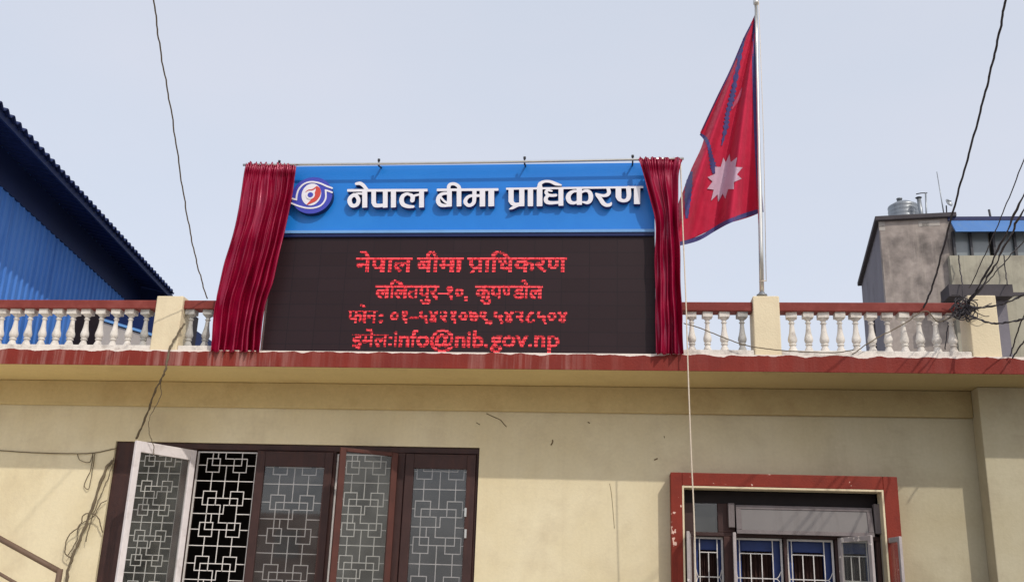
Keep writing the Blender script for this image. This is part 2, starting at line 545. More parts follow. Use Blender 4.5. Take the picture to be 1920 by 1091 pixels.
def make_glass(name, tint, mirror, dust, dustcol=(0.30, 0.30, 0.30)):
    """thin dusty pane: part clear, part mirror-like, part dust"""
    M = NT(name)
    M.t.nodes.remove(M.b)
    tr = M.n('ShaderNodeBsdfTransparent'); tr.inputs[0].default_value = (*tint, 1)
    gl = M.n('ShaderNodeBsdfGlossy'); gl.inputs['Roughness'].default_value = 0.03
    df = M.n('ShaderNodeBsdfDiffuse'); df.inputs[0].default_value = (*dustcol, 1)
    geo = M.n('ShaderNodeNewGeometry')
    nz = M.n('ShaderNodeTexNoise', Scale=3.0, Detail=5.0)
    M.l(geo.outputs['Position'], nz.inputs['Vector'])
    mr = M.n('ShaderNodeMapRange')
    for i, v in enumerate((0.3, 0.7, dust * 0.55, dust * 1.45)): mr.inputs[1 + i].default_value = v
    M.l(nz.outputs[0], mr.inputs[0])
    m1 = M.n('ShaderNodeMixShader'); M.l(mr.outputs[0], m1.inputs[0]); M.l(tr.outputs[0], m1.inputs[1]); M.l(df.outputs[0], m1.inputs[2])
    lw = M.n('ShaderNodeLayerWeight', Blend=0.25)
    ad = M.n('ShaderNodeMath', operation='MULTIPLY_ADD'); ad.inputs[1].default_value = 0.5; ad.inputs[2].default_value = mirror
    ad.use_clamp = True
    M.l(lw.outputs['Fresnel'], ad.inputs[0])
    m2 = M.n('ShaderNodeMixShader'); M.l(ad.outputs[0], m2.inputs[0]); M.l(m1.outputs[0], m2.inputs[1]); M.l(gl.outputs[0], m2.inputs[2])
    M.l(m2.outputs[0], M.out.inputs[0])
    return M.m


glass = make_glass('dusty_window_glass', (0.92, 0.92, 0.92), 0.085, 0.09, (0.36, 0.36, 0.37))
glass_open = make_glass('dusty_sash_glass', (0.82, 0.84, 0.83), 0.03, 0.20, (0.28, 0.29, 0.28))

M_ = NT('led_screen_face')
M_.b.inputs['Roughness'].default_value = 0.45
M_.b.inputs['Specular IOR Level'].default_value = 0.2
geo = M_.n('ShaderNodeNewGeometry')
br = M_.n('ShaderNodeTexBrick')
br.offset = 0.0
br.inputs['Color1'].default_value = (0.026, 0.0135, 0.0165, 1)
br.inputs['Color2'].default_value = (0.0225, 0.0115, 0.014, 1)
br.inputs['Mortar'].default_value = (0.014, 0.009, 0.012, 1)
br.inputs['Scale'].default_value = 1.0
br.inputs['Mortar Size'].default_value = 0.004
br.inputs['Brick Width'].default_value = 0.32
br.inputs['Row Height'].default_value = 0.16
mpx = M_.n('ShaderNodeMapping'); mpx.inputs['Rotation'].default_value = (RAD(90), 0, 0)
M_.l(geo.outputs['Position'], mpx.inputs[0]); M_.l(mpx.outputs[0], br.inputs['Vector'])
M_.l(br.outputs[0], M_.b.inputs['Base Color'])
ledface = M_.m


def emit(name, col, s):
    M = NT(name)
    M.b.inputs['Base Color'].default_value = (0.05, 0.005, 0.005, 1)
    M.b.inputs['Emission Color'].default_value = (*col, 1)
    M.b.inputs['Emission Strength'].default_value = s
    return M.m


led_hot = emit('lit_red_diode', (1.0, 0.075, 0.09), 1.3)
led_dim = emit('dim_red_diode', (0.8, 0.004, 0.02), 0.42)
led_mid = emit('half_lit_red_diode', (1.0, 0.02, 0.04), 0.85)

# ------------------------------------------------------------------ ground
g = MB()
g.quad((-600, -600, 0), (600, -600, 0), (600, 900, 0), (-600, 900, 0))
tag(g.build('ground', paving), kind='structure')

g = MB()
g.box(-18, -2.0, -10.5, -.3, -.2, .03)  # unseen pale slab, added to bounce light up onto the left soffit
tag(g.build('bounce_slab', bounce_m), kind='structure')

# ------------------------------------------------------------------ main building
Z_SOF, Z_LED, Y_CORN = 4.20, 4.375, -0.97
BX0, BX1, BY1 = -13.0, 9.0, 4.2
WX0, WX1, WZ0, WZ1 = -6.18, -1.63, 0.95, 3.45          # big window opening
RX0, RX1, RZ0, RZ1 = 0.735, 3.00, 1.0, 3.07            # red-framed window opening
house = thing('office_building', (-1.0, 0.0, 0.0),
              'pale yellow plastered building with red-edged roof ledge and two barred windows', 'building')


def wall_grid(mb, xs, zs, y, holes, mat=0):
    for i in range(len(xs) - 1):
        for j in range(len(zs) - 1):
            cx, cz = (xs[i] + xs[i + 1]) / 2, (zs[j] + zs[j + 1]) / 2
            if any(a < cx < b and c < cz < d for a, b, c, d in holes): continue
            mb.quad((xs[i], y, zs[j]), (xs[i + 1], y, zs[j]), (xs[i + 1], y, zs[j + 1]), (xs[i], y, zs[j + 1]), mat)


holes = [(WX0, WX1, WZ0, WZ1), (RX0, RX1, RZ0, RZ1)]
wl = MB()
xs = sorted([BX0, WX0, WX1, RX0, RX1, BX1]); zs = sorted([0, WZ0, RZ0, RZ1, WZ1, Z_SOF])
wall_grid(wl, xs, zs, 0.0, holes)
wall_grid(wl, xs, zs, 0.28, holes)
for a, b, c, d in holes:
    wl.quad((a, 0, c), (a, .28, c), (a, .28, d), (a, 0, d)); wl.quad((b, 0, c), (b, .28, c), (b, .28, d), (b, 0, d))
    wl.quad((a, 0, d), (b, 0, d), (b, .28, d), (a, .28, d)); wl.quad((a, 0, c), (b, 0, c), (b, .28, c), (a, .28, c))
wl.build('wall', plaster, house)
sw = MB()
sw.box(BX0, BX0 + .25, .28, BY1, 0, Z_SOF); sw.box(BX1 - .25, BX1, .28, BY1, 0, Z_SOF); sw.box(BX0, BX1, BY1, BY1 + .25, 0, Z_SOF)
sw.build('rear_wall', plaster, house)
XP = X(1836, 760, -0.27)
MB().box(BX0, XP, -0.06, -0.001, 3.885, Z_SOF - .002).build('beam', beam_m, house, bevel=.012)
MB().box(XP, XP + 2.2, -0.27, -0.001, 0, Z_SOF - .002).build('pilaster', plaster, house, bevel=.01)
# cornice slab: underside plaster, red fascia
cs = MB()
cs.box(BX0, BX1, Y_CORN + .02, BY1 + .25, Z_SOF, Z_LED - .03)
cs.build('soffit', soffit_m, house)
fa = MB()
fa.box(BX0, BX1, Y_CORN, Y_CORN + .018, Z_SOF - .012, Z_LED)
fa.box(BX0, BX1, Y_CORN + .018, BY1 + .2, Z_LED - .028, Z_LED - .001)
fa.build('ledge', ledge_m, house)
# dim rooms behind the windows
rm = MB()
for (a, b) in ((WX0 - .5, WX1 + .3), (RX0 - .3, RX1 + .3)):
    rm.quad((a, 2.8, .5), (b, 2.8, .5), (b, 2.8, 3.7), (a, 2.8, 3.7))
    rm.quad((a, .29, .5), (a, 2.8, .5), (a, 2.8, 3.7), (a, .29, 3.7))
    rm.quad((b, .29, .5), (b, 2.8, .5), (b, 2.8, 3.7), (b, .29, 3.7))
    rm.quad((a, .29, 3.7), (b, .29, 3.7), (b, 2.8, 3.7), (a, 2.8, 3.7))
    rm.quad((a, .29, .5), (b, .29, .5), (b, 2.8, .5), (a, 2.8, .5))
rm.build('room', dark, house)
# cracks and small stains in the plaster: shallow dark lines
for pts, r in (([(912, 775), (925, 781), (938, 787), (945, 795), (950, 800)], .007), ([(893, 792), (900, 796)], .006),
               ([(1036, 824), (1036, 829), (1033, 834)], .010), ([(1102, 791), (1106, 793)], .008), ([(1227, 862), (1233, 859)], .010),
               ([(1245, 817), (1246, 821)], .006), ([(1143, 906), (1147, 930), (1152, 990)], .0035)):
    MB().tube(smooth_pts([W(x, y, -.0005) for x, y in pts], 5), r * .8, 5).build('crack', stain, house)


# ------------------------------------------------------------------ window pieces
def grille_bars(mb, x0, wdt, z_top, z_bot, Y, units=1, t=.0102):
    """interlocking-square welded grille; the motif repeats down every 1.03 widths"""
    seg_h, seg_v = [], []
    for u in range(units):
        ox = x0 + u * wdt
        base = z_top + 0.40 * wdt
        k = 0
        while True:
            zb = base - k * 1.03 * wdt
            if zb - 0.05 * wdt < z_bot - wdt: break
            H = lambda a, b, y: seg_h.append((ox + a * wdt, ox + b * wdt, zb - y * wdt))
            V = lambda x, a, b: seg_v.append((ox + x * wdt, zb - b * wdt, zb - a * wdt))
            H(0, 1, .865)
            for sx in (.16, .62):
                for sy in (0, .5):
                    H(sx, sx + .22, sy); H(sx, sx + .22, sy + .22)
                    V(sx, sy, sy + .22); V(sx + .22, sy, sy + .22)
            H(.25, .75, .11); H(.25, .75, .61); V(.25, .11, .61); V(.75, .11, .61)
            H(.38, .47, .22); V(.47, .22, .5); H(.47, .62, .5)
            H(.53, .62, .22); V(.53, .22, .36); H(.25, .53, .36); V(.34, .36, .5)
            for y in (.11, .61): H(0, .16, y); H(.84, 1, y)
            H(0, .25, .36); H(.75, 1, .36)
            V(.27, .72, 1.03); V(.73, .72, 1.03); V(.5, .61, 1.14)
            k += 1
    zt = z_top
    for a, b, z in seg_h:
        if z_bot < z < zt - .004: mb.box(a - t / 2, b + t / 2, Y - t / 2, Y + t / 2, z - t / 2, z + t / 2)
    for x, a, b in seg_v:
        a, b = max(a, z_bot), min(b, zt - .004)
        if b - a > .01: mb.box(x - t * .46, x + t * .46, Y - t * .46, Y + t * .46, a, b)
    mb.box(x0 - t, x0 + units * wdt + t, Y - t * .7, Y + t * .7, zt - t * .5, zt + t)
    mb.box(x0 - t, x0 + t, Y - t * .65, Y + t * .65, z_bot, zt - t * .5)
    xe = x0 + units * wdt
    mb.box(xe - t, xe + t, Y - t * .65, Y + t * .65, z_bot, zt - t * .5)


def sash(name, a, b, z0, z1, parent, m, stile=.07, rail=.09, th=.045, gm=None, label=None, stile_b=None):
    """casement leaf from plan point a (hinge) to b (free edge): stiles and rails round a pane"""
    a3, b3 = np.array((a[0], a[1], 0.0)), np.array((b[0], b[1], 0.0))
    d = b3 - a3
    L = np.linalg.norm(d); d = d / L
    nn = np.array((d[1], -d[0], 0.0))
    up = np.array((0, 0, 1.0))
    sb = stile_b or stile
    o = a3 - nn * th / 2
    mb = MB()
    mb.obox(o + up * z0, d * stile, nn * th, up * (z1 - z0))
    mb.obox(o + up * z0 + d * (L - sb), d * sb, nn * th, up * (z1 - z0))
    mb.obox(o + d * stile + nn * .002 + up * (z1 - rail), d * (L - stile - sb), nn * (th - .004), up * rail)
    mb.obox(o + d * stile + nn * .002 + up * z0, d * (L - stile - sb), nn * (th - .004), up * rail)
    s = mb.build(name, m, parent, bevel=.006)
    if label: s['label'] = label
    p = MB()
    q = a3 + d * (stile - .01)
    e = a3 + d * (L - sb + .01)
    p.quad(q + up * (z0 + rail - .01), e + up * (z0 + rail - .01), e + up * (z1 - rail + .01), q + up * (z1 - rail + .01))
    p.build('pane', gm or glass, s)
    return s


# ---- big window with the interlocking-square grille
YF = 0.03
win = MB()
zt_in = Zh(600, 846, YF)


def xa(px, py=860, Y=YF): return X(px, py, Y)


JL = xa(254)                                   # inner edge of the wide left jamb
M0 = (xa(341), xa(367)); M1 = (xa(481), xa(492)); M2 = (xa(614), xa(630)); M3 = (xa(742), xa(760))
win.box(WX0 + .002, JL, YF, YF + .14, WZ0, WZ1 - .002)
win.box(JL, WX1 - .002, YF, YF + .14, zt_in, WZ1 - .002)
for m in (M0, M1, M2, M3):
    win.box(m[0], m[1], YF + .002, YF + .138, WZ0 + .08, zt_in)
win.box(xa(893), WX1 - .004, YF + .002, YF + .138, WZ0 + .08, zt_in)
win.box(JL, WX1 - .002, YF, YF + .14, WZ0, WZ0 + .08)
bigwin = win.build('window', wood, house, bevel=.008)
bigwin['label'] = 'wide dark wooden window with white interlocking-square grille'
YG = YF + .05
gr = MB()
grille_bars(gr, JL + .01, (M0[0] - JL - .02), zt_in - .03, WZ0 + .09, YG)
grille_bars(gr, M0[1] + .012, (M1[0] - M0[1] - .024), zt_in - .03, WZ0 + .09, YG)
grille_bars(gr, M1[1] + .012, (M2[0] - M1[1] - .024), zt_in - .03, WZ0 + .09, YG)
grille_bars(gr, M2[1] + .012, (M3[0] - M2[1] - .024), zt_in - .03, WZ0 + .09, YG)
grille_bars(gr, M3[1] + .012, (xa(893) - M3[1] - .024), zt_in - .03, WZ0 + .09, YG)
gr.build('grille', whitebar, bigwin)
# leaves: one white and wide open, two shut, one ajar
zs1 = Zh(365, 846, -.02)
fr = W(255, 826, -.74)
sash('casement', (M0[1] + .01, -.015), (fr[0], -.74), WZ0 + .1, zs1 + .01, bigwin, whitewood, .075, .125, gm=glass_open,
     label='white casement leaf swung wide open', stile_b=.075)
zs2 = zt_in - .01
sash('casement', (xa(484), YF - .012), (xa(626), YF - .012), WZ0 + .1, zs2, bigwin, wood, xa(499) - xa(484), zs2 - Zh(550, 875, YF), th=.05)
fr3 = W(636, 854, -.42)
sash('casement', (M3[0] + .03, -.01), (fr3[0], -.40), WZ0 + .1, zs2, bigwin, redwood, .075, .045, gm=glass_open,
     label='red brown casement leaf standing ajar')
sash('casement', (xa(762), YF - .012), (xa(893), YF - .012), WZ0 + .1, zs2, bigwin, wood, xa(778) - xa(762), zs2 - Zh(820, 879, YF), th=.05)
for px, py in ((873, 960), (873, 1000)):
    p = W(px, py, YF - .045)
    MB().box(p[0] - .012, p[0] + .012, YF - .06, YF - .036, p[2] - .05, p[2] + .05).build('latch', steel, bigwin)

# ---- red-framed window
SX0, SX1, SZ1 = X(1257, 885, -.2), X(1682, 894, -.2), Zh(1468, 889, -.2)
IX0, IX1, IZ1 = X(1279, 912, -.2), X(1656, 912, -.2), Zh(1468, 914, -.2)
sr = MB()
sr.box(SX0, IX0, -.2, -.001, RZ0 - .15, SZ1); sr.box(IX1, SX1, -.2, -.001, RZ0 - .15, SZ1)
sr.box(IX0, IX1, -.2, -.001, IZ1, SZ1)
redwin = sr.build('window', redframe, house, bevel=.008)
redwin['label'] = 'window in a thick red painted surround with white and blue grilles'
ln = MB()
ln.box(IX0, IX0 + .02, -.197, .02, RZ0, IZ1); ln.box(IX1 - .02, IX1, -.197, .02, RZ0, IZ1)
ln.box(IX0 + .02, IX1 - .02, -.197, .02, IZ1 - .02, IZ1)
ln.build('reveal', cream, redwin)


def xr(px, py=980, Y=.03): return X(px, py, Y)


def zr(px, py, Y=.03): return Zh(px, py, Y)


fx0, fx1 = IX0 + .02, IX1 - .02
ztr = zr(1468, 946)            # top of the transom row
zmid = zr(1468, 1003)          # rail between transoms and casements
fm = MB()
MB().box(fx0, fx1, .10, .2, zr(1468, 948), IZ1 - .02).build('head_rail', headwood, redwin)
fm.box(fx0, fx1, .03, .13, zmid - .03, zmid + .015)
fm.box(fx0, xr(1300), .032, .128, RZ0, zmid - .03); fm.box(fx0, xr(1303), .032, .128, zmid + .015, ztr)
fm.box(xr(1346), xr(1378), .032, .128, zmid + .015, ztr); fm.box(xr(1356), xr(1376), .032, .128, RZ0, zmid - .03)
fm.box(xr(1468), xr(1474), .032, .128, RZ0, zmid - .03); fm.box(xr(1564), xr(1572), .032, .128, RZ0, zmid - .03)
fm.box(xr(1640), fx1, .032, .128, RZ0, zmid - .03); fm.box(xr(1650), fx1, .032, .128, zmid + .015, ztr)
fm.box(fx0, fx1, .03, .13, RZ0 - .05, RZ0)
fm.build('frame', wood, redwin, bevel=.006)
p = MB(); p.quad((xr(1303), .07, zmid), (xr(1346), .07, zmid), (xr(1346), .07, ztr), (xr(1303), .07, ztr))
p.build('pane', glass, redwin)
# grey transom leaf tilted out at the bottom
tz1, tz0 = zr(1500, 949, .0), zr(1500, 1003, -.05)
tr = MB()
tx0, tx1 = xr(1379), xr(1634)
o = np.array((tx0, .005, tz1)); ax = np.array((tx1 - tx0, 0, 0)); dn = np.array((0, -.06, tz0 - tz1)); nn = np.array((0, -.03, 0))
L = 1.0
tr.obox(o, ax, dn * .14, nn); tr.obox(o + dn * .86, ax, dn * .14, nn)
tr.obox(o + dn * .14, (.06, 0, 0), dn * .72, nn); tr.obox(o + dn * .14 + ax - np.array((.06, 0, 0)), (.06, 0, 0), dn * .72, nn)
tl = tr.build('transom', greywood, redwin, bevel=.005)
tp = MB(); tp.obox(o + dn * .13 + np.array((.05, -.012, 0)), ax - np.array((.10, 0, 0)), dn * .74, (0, -.008, 0))
tp.build('pane', frost, tl)
MB().box(xr(1365), xr(1376.5), -.05, .028, zr(1370, 989), zr(1370, 944)).build('post', greywood, redwin, bevel=.004)
MB().box(xr(1637), xr(1650), -.05, .028, zr(1645, 1001), zr(1645, 946)).build('post', greywood, redwin, bevel=.004)


def bar_grille(x0, x1, z0, z1, Y, nv):
    mb = MB(); t = .011
    mb.box(x0, x0 + .022, Y - .011, Y + .011, z0, z1); mb.box(x1 - .022, x1, Y - .011, Y + .011, z0, z1)
    mb.box(x0 + .022, x1 - .022, Y - .0105, Y + .0105, z1 - .022, z1)
    ins = (x1 - x0) * .2
    a, b = x0 + ins * (.55 if nv > 3 else 1), x1 - ins
    zc = z1 - .17
    for k in range(nv):
        x = a + (b - a) * k / (nv - 1)
        mb.box(x - t / 2, x + t / 2, Y - t / 2, Y + t / 2, z0, z1 - (.022 if k in (0, nv - 1) else .17))
    mb.box(a, b, Y - t * .45, Y + t * .45, zc - t / 2, zc + t / 2)
    z = zc - .27
    k = 0
    while z > z0:
        mb.box(a - ins * .3, b + ins * .3, Y - t * .45, Y + t * .45, z - t / 2, z + t / 2)
        for s, xe, xo in ((1, x1 - .02, b + ins * .3), (-1, x0 + .02, a - ins * .3)):
            for dz in (.085, -.085):
                pts = smooth_pts([(xo, Y, z), (xo + (xe - xo) * .45, Y, z + dz * .3), (xe, Y, z + dz)], 4)
                mb.tube(pts, .0055, 5)
        z -= .42; k += 1
    return mb


def cas_unit(p0, p1, nv, blue=True):
    x0, x1 = xr(p0, 1040, .10), xr(p1, 1040, .10)
    z1 = zmid - .035
    bar_grille(x0, x1, RZ0 + .01, z1, .105, nv).build('grille', whitebar, redwin)
    bl = MB()
    fw = (x1 - x0) * .2
    bl.box(x0 + .02, x0 + fw * .8, .17, .21, RZ0, z1); bl.box(x1 - fw, x1, .17, .21, RZ0, z1)
    bl.box(x0 + fw * .8, x1 - fw, .17, .21, z1 - .14, z1)
    bl.build('shutter', bluewood, redwin, bevel=.004)
    cl = MB(); pts = []
    for j in range(40):
        xx = x0 + fw * .8 + (x1 - x0 - fw * 1.8) * j / 39
        pts.append([(xx, .27 + .02 * math.sin(j * 1.25), RZ0), (xx, .27 + .02 * math.sin(j * 1.25 + .3), z1)])
    cl.grid(np.array(pts)); cl.build('inner_curtain', brown_cloth, redwin)


cas_unit(1301, 1356, 3); cas_unit(1377, 1467, 4); cas_unit(1475, 1563, 4); cas_unit(1573, 1639, 4)
zc1 = zmid - .015
# leaves standing open: seen nearly edge-on or at an angle


def leaf(hx, fpx, fpy, Y, m=greychip, st=.05):
    f = W(fpx, fpy, Y)
    sash('casement', (hx, .0), (f[0], Y), RZ0 + .02, zc1, redwin, m, st, .055, th=.034, gm=glass_open)


leaf(xr(1292), 1290, 1000, -.42); leaf(xr(1375), 1377, 1000, -.42)
leaf(xr(1569), 1634, 1000, -.50, st=.055); leaf(xr(1650), 1688, 1004, -.46)

# ------------------------------------------------------------------ street frontage opposite (seen in the window panes only)
opp = thing('brick_building', (-30, -46, 0), 'pale brick block across the street, mirrored in the window panes', 'building')
ob = MB(); ob.box(-46, -14.5, -54, -44, 0, 6.4)
ob.build('wall', brick, opp)
for i in range(7):
    for zz in (1.2, 4.0): MB().box(-44 + i * 4.2, -42.6 + i * 4.2, -43.998, -43.93, zz, zz + 1.5).build('window', shedgrey, opp)

# ------------------------------------------------------------------ terrace piers and balustrades
YB = -0.80


def pier(p, y, Yf, label, zt=None):
    x0, x1 = X(p[0], y, Yf), X(p[1], y, Yf)
    mb = MB(); zt = zt or Zh((p[0] + p[1]) / 2, 554.5, Yf)
    d = .05
    n = 0
    mb.box(x0, x1, Yf, Yf + .33, Z_LED - .02, zt)
    o = mb.build('terrace_pier', cream, None, origin=((x0 + x1) / 2, Yf + .16, Z_LED), bevel=.012)
    tag(o, label, 'pier', 'cream piers of the roof terrace')
    return x0, x1


P1 = pier((288, 338), 600, -.93, 'cream plastered pier beside the left red curtain')
P2 = pier((1413, 1463), 600, -.93, 'cream plastered pier carrying the flagpole')
P3 = pier((1818, 1872), 600, -.93, 'cream plastered pier behind the tangle of black wires', zt=5.08)

# turned baluster, one mesh shared by all
Z_B0, Z_B1 = Z_LED + .07, 4.90
hB = Z_B1 - Z_B0


def baluster_mesh(name, m):
    mb = MB()
    bw = .058
    mb.box(-bw, bw, -bw, bw, hB * .87, hB)
    pr = [(.030, 0.0), (.052, .0), (.050, .045), (.040, .10), (.031, .145), (.029, .165), (.036, .175), (.041, .19), (.041, .205), (.034, .215),
          (.030, .225), (.037, .24), (.046, .275), (.050, .32), (.047, .37), (.038, .44), (.031, .52), (.027, .60), (.024, .68), (.023, .72),
          (.032, .735), (.034, .755), (.024, .77), (.024, .80), (.033, .82), (.044, .845), (.052, .868), (.052, .872)]
    mb.lathe([(r, z * hB) for r, z in pr], sides=18)
    return mb.build(name, m, mesh_only=True)


bal_me, bal_me2 = baluster_mesh('baluster', balus), baluster_mesh('baluster', balus_grey)


def balustrade(x0, x1, xs, label, grey=()):
    t = thing('balustrade', ((x0 + x1) / 2, YB, Z_LED), label, 'balustrade', 'balustrades of the roof terrace')
    MB().box(x0, x1, YB - .09, YB + .09, Z_B1, 5.005).build('rail', redrail, t, bevel=.01)
    MB().box(x0, x1, YB - .11, YB + .11, Z_LED - .02, Z_B0).build('plinth', balus, t, bevel=.01)
    for i, x in enumerate(xs):
        o = bpy.data.objects.new('baluster', bal_me2 if i in grey else bal_me)
        COL.objects.link(o)
        o.parent = t
        o.location = (x - (x0 + x1) / 2, random.uniform(-.006, .006), Z_B0 - Z_LED)
        o.scale = (random.uniform(.94, 1.06), random.uniform(.94, 1.06), 1)
        o.rotation_euler = (random.uniform(-.012, .012), random.uniform(-.012, .012), random.uniform(-.12, .12))
    return t


yb = 583
left_px = [155 / 4.571 - 26.6 * k for k in range(12, 0, -1)] + [v / 4.571 for v in (155, 278, 402, 520, 640, 762, 885, 1008, 1135, 1268)]
xsA = [X(p, yb, YB) for p in left_px]
balustrade(BX0, P1[0], xsA, 'red-railed white balustrade on the left, in front of the blue shed', grey=(len(xsA) - 1,))
xsB = [X(v / 4.571, yb, YB) for v in (1650, 1790)]
xe = [X(1260 + v / 5.65, yb, YB) for v in (205, 367, 545, 732)]
balustrade(P1[1], X(470, 655, -.90), xsB, 'very short red-railed balustrade between the left pier and the left curtain', grey=(0, 1))
balustrade(X(1231, 600, -.9), P2[0], [xe[0] - .185] + xe, 'short red-railed white balustrade between the right curtain and the flagpole pier', grey=(4,))
xsC = [X(1260 + v / 5.65, yb, YB) for v in (1262, 1428, 1598, 1762)]
pitch = (xsC[3] - xsC[0]) / 3
while xsC[-1] + pitch < P3[0] - .06: xsC.append(xsC[-1] + pitch)
balustrade(P2[1], P3[0], xsC, 'red-railed white balustrade from the flagpole pier to the wire tangle')
balustrade(P3[1] + .45, BX1, [P3[1] + .6 + .19 * k for k in range(14)], 'red-railed white balustrade right of the last pier')

# ------------------------------------------------------------------ signboard
YS = -0.90                       # face of the blue header
sx0 = X(491, 655, YS); sx1 = X(1229, 560, YS)
zh0, zh1 = Zh(880, 435.5, YS), Zh(880, 308.5, YS)
sign = thing('signboard', ((sx0 + sx1) / 2, YS + .06, Z_LED),
             'large rooftop sign with blue lettered header above a dark red-lit display', 'sign')
hd = MB().box(sx0, sx1, YS, YS + .12, zh0, zh1).build('header_panel', signblue, sign, bevel=.006)
MB().box(sx0, sx1, YS - .025, YS, zh0 - .012, zh0 + .022).build('header_trim', signtrim, sign)
MB().box(sx0, sx1, YS - .012, YS + .10, zh0 - .055, zh0 - .0125).build('header_edge', signnavy, sign)
YL = YS + .015
scr = MB().box(sx0, sx1, YL, YL + .12, Z_LED + .001, zh0 - .056).build('led_screen', ledface, sign)
MB().box(sx0 - .022, sx0 - .001, YL - .012, YL + .12, Z_LED + .001, zh0 - .056).build('frame', steel, sign)
bk = MB()
for k in range(5):
    x = sx0 + .2 + (sx1 - sx0 - .4) * k / 4
    bk.box(x - .025, x + .025, YS + .14, YS + .19, Z_LED, zh1 - .05)
    bk.bar((x, YS + .165, zh1 - .1), (x, YS + .165, zh1 - .25), .05, .04)
bk.build('support', darkmetal, sign)


# ---- raised lettering: strokes -> outline -> extruded solid
class Ink:
    def __init__(self, ox, oy, s, Y):
        self.ox, self.oy, self.s, self.Y = ox, oy, s, Y
        self.k = float(np.linalg.norm(W(901, 400, Y) - W(900, 400, Y)))      # metres per photo pixel there
        self.prims = []

    def pt(self, p):
        q = W(self.ox + p[0] / self.s, self.oy + p[1] / self.s, self.Y)
        return np.array((q[0], q[2]))

    def rect(self, x0, y0, x1, y1):
        self.box(((x0 + x1) / 2, y0), ((x0 + x1) / 2, y1), x1 - x0)
        return self

    def box(self, a, b, w):
        self.prims.append(('b', self.pt(a), self.pt(b), w / self.s * self.k / 2)); return self

    def stroke(self, pts, ws):
        q = [(*self.pt(p), (ws[i] if hasattr(ws, '__len__') else ws) / self.s * self.k / 2) for i, p in enumerate(pts)]
        q = smooth_pts(q, 6)
        self.prims.append(('s', np.array(q))); return self

    def ellipse(self, c, rx, ry):
        a = self.pt(c)
        self.prims.append(('e', a, rx / self.s * self.k, ry / self.s * self.k)); return self

    def poly(self, pts):
        self.prims.append(('p', np.array([self.pt(p) for p in pts]))); return self


def sdf(prims, gx, gz):
    Xg, Zg = np.meshgrid(gx, gz)
    D = np.full(Xg.shape, 1e3)
    for p in prims:
        if p[0] == 'b':
            a, b, h = p[1], p[2], p[3]
            t = b - a; L = np.linalg.norm(t); t = t / L
            rx, rz = Xg - a[0], Zg - a[1]
            u = rx * t[0] + rz * t[1]; v = -rx * t[1] + rz * t[0]
            d = np.maximum(np.abs(u - L / 2) - L / 2, np.abs(v) - h)
        elif p[0] == 'e':
            q = np.hypot((Xg - p[1][0]) / p[2], (Zg - p[1][1]) / p[3])
            d = (q - 1) * min(p[2], p[3])
        elif p[0] == 'p':
            P = p[1]; inside = np.zeros(Xg.shape, bool); d = np.full(Xg.shape, 1e3)
            for i in range(len(P)):
                a, b = P[i], P[(i + 1) % len(P)]
                c = ((a[1] > Zg) != (b[1] > Zg)) & (Xg < (b[0] - a[0]) * (Zg - a[1]) / (b[1] - a[1] + 1e-12) + a[0])
                inside ^= c
                t = b - a; u = np.clip(((Xg - a[0]) * t[0] + (Zg - a[1]) * t[1]) / (t @ t + 1e-12), 0, 1)
                d = np.minimum(d, np.hypot(Xg - a[0] - u * t[0], Zg - a[1] - u * t[1]))
            d = np.where(inside, -d, d)
        else:
            Q = p[1]; d = np.full(Xg.shape, 1e3)
            for i in range(len(Q) - 1):
                a, b = Q[i], Q[i + 1]
                t = b[:2] - a[:2]
                u = np.clip(((Xg - a[0]) * t[0] + (Zg - a[1]) * t[1]) / (t @ t + 1e-12), 0, 1)
                d = np.minimum(d, np.hypot(Xg - a[0] - u * t[0], Zg - a[1] - u * t[1]) - (a[2] + u * (b[2] - a[2])))
        D = np.minimum(D, d)
    return D


def contours(D, gx, gz):
    """marching squares at zero"""
    nxt = {}
    R, C = D.shape
    ins = D < 0

    def edge_pt(k):
        (i, j, o) = k
        a = D[i, j]
        if o == 0:
            b = D[i, j + 1]; t = a / (a - b); return (gx[j] + t * (gx[j + 1] - gx[j]), gz[i])
        b = D[i + 1, j]; t = a / (a - b); return (gx[j], gz[i] + t * (gz[i + 1] - gz[i]))
    cases = {1: [(3, 0)], 2: [(0, 1)], 3: [(3, 1)], 4: [(1, 2)], 5: [(3, 2), (1, 0)], 6: [(0, 2)], 7: [(3, 2)],
             8: [(2, 3)], 9: [(2, 0)], 10: [(0, 3), (2, 1)], 11: [(2, 1)], 12: [(1, 3)], 13: [(1, 0)], 14: [(0, 3)]}
    S = ins[:-1, :-1].astype(int) + 2 * ins[:-1, 1:] + 4 * ins[1:, 1:] + 8 * ins[1:, :-1]
    for i, j in zip(*np.nonzero((S > 0) & (S < 15))):
        E = {0: (i, j, 0), 1: (i, j + 1, 1), 2: (i + 1, j, 0), 3: (i, j, 1)}
        for a, b in cases[int(S[i, j])]:
            nxt[E[a]] = E[b]
    loops = []
    while nxt:
        k0 = next(iter(nxt)); k = k0; lp = []
        while k in nxt:
            lp.append(edge_pt(k)); k = nxt.pop(k)
        if len(lp) > 6: loops.append(lp)
    return loops


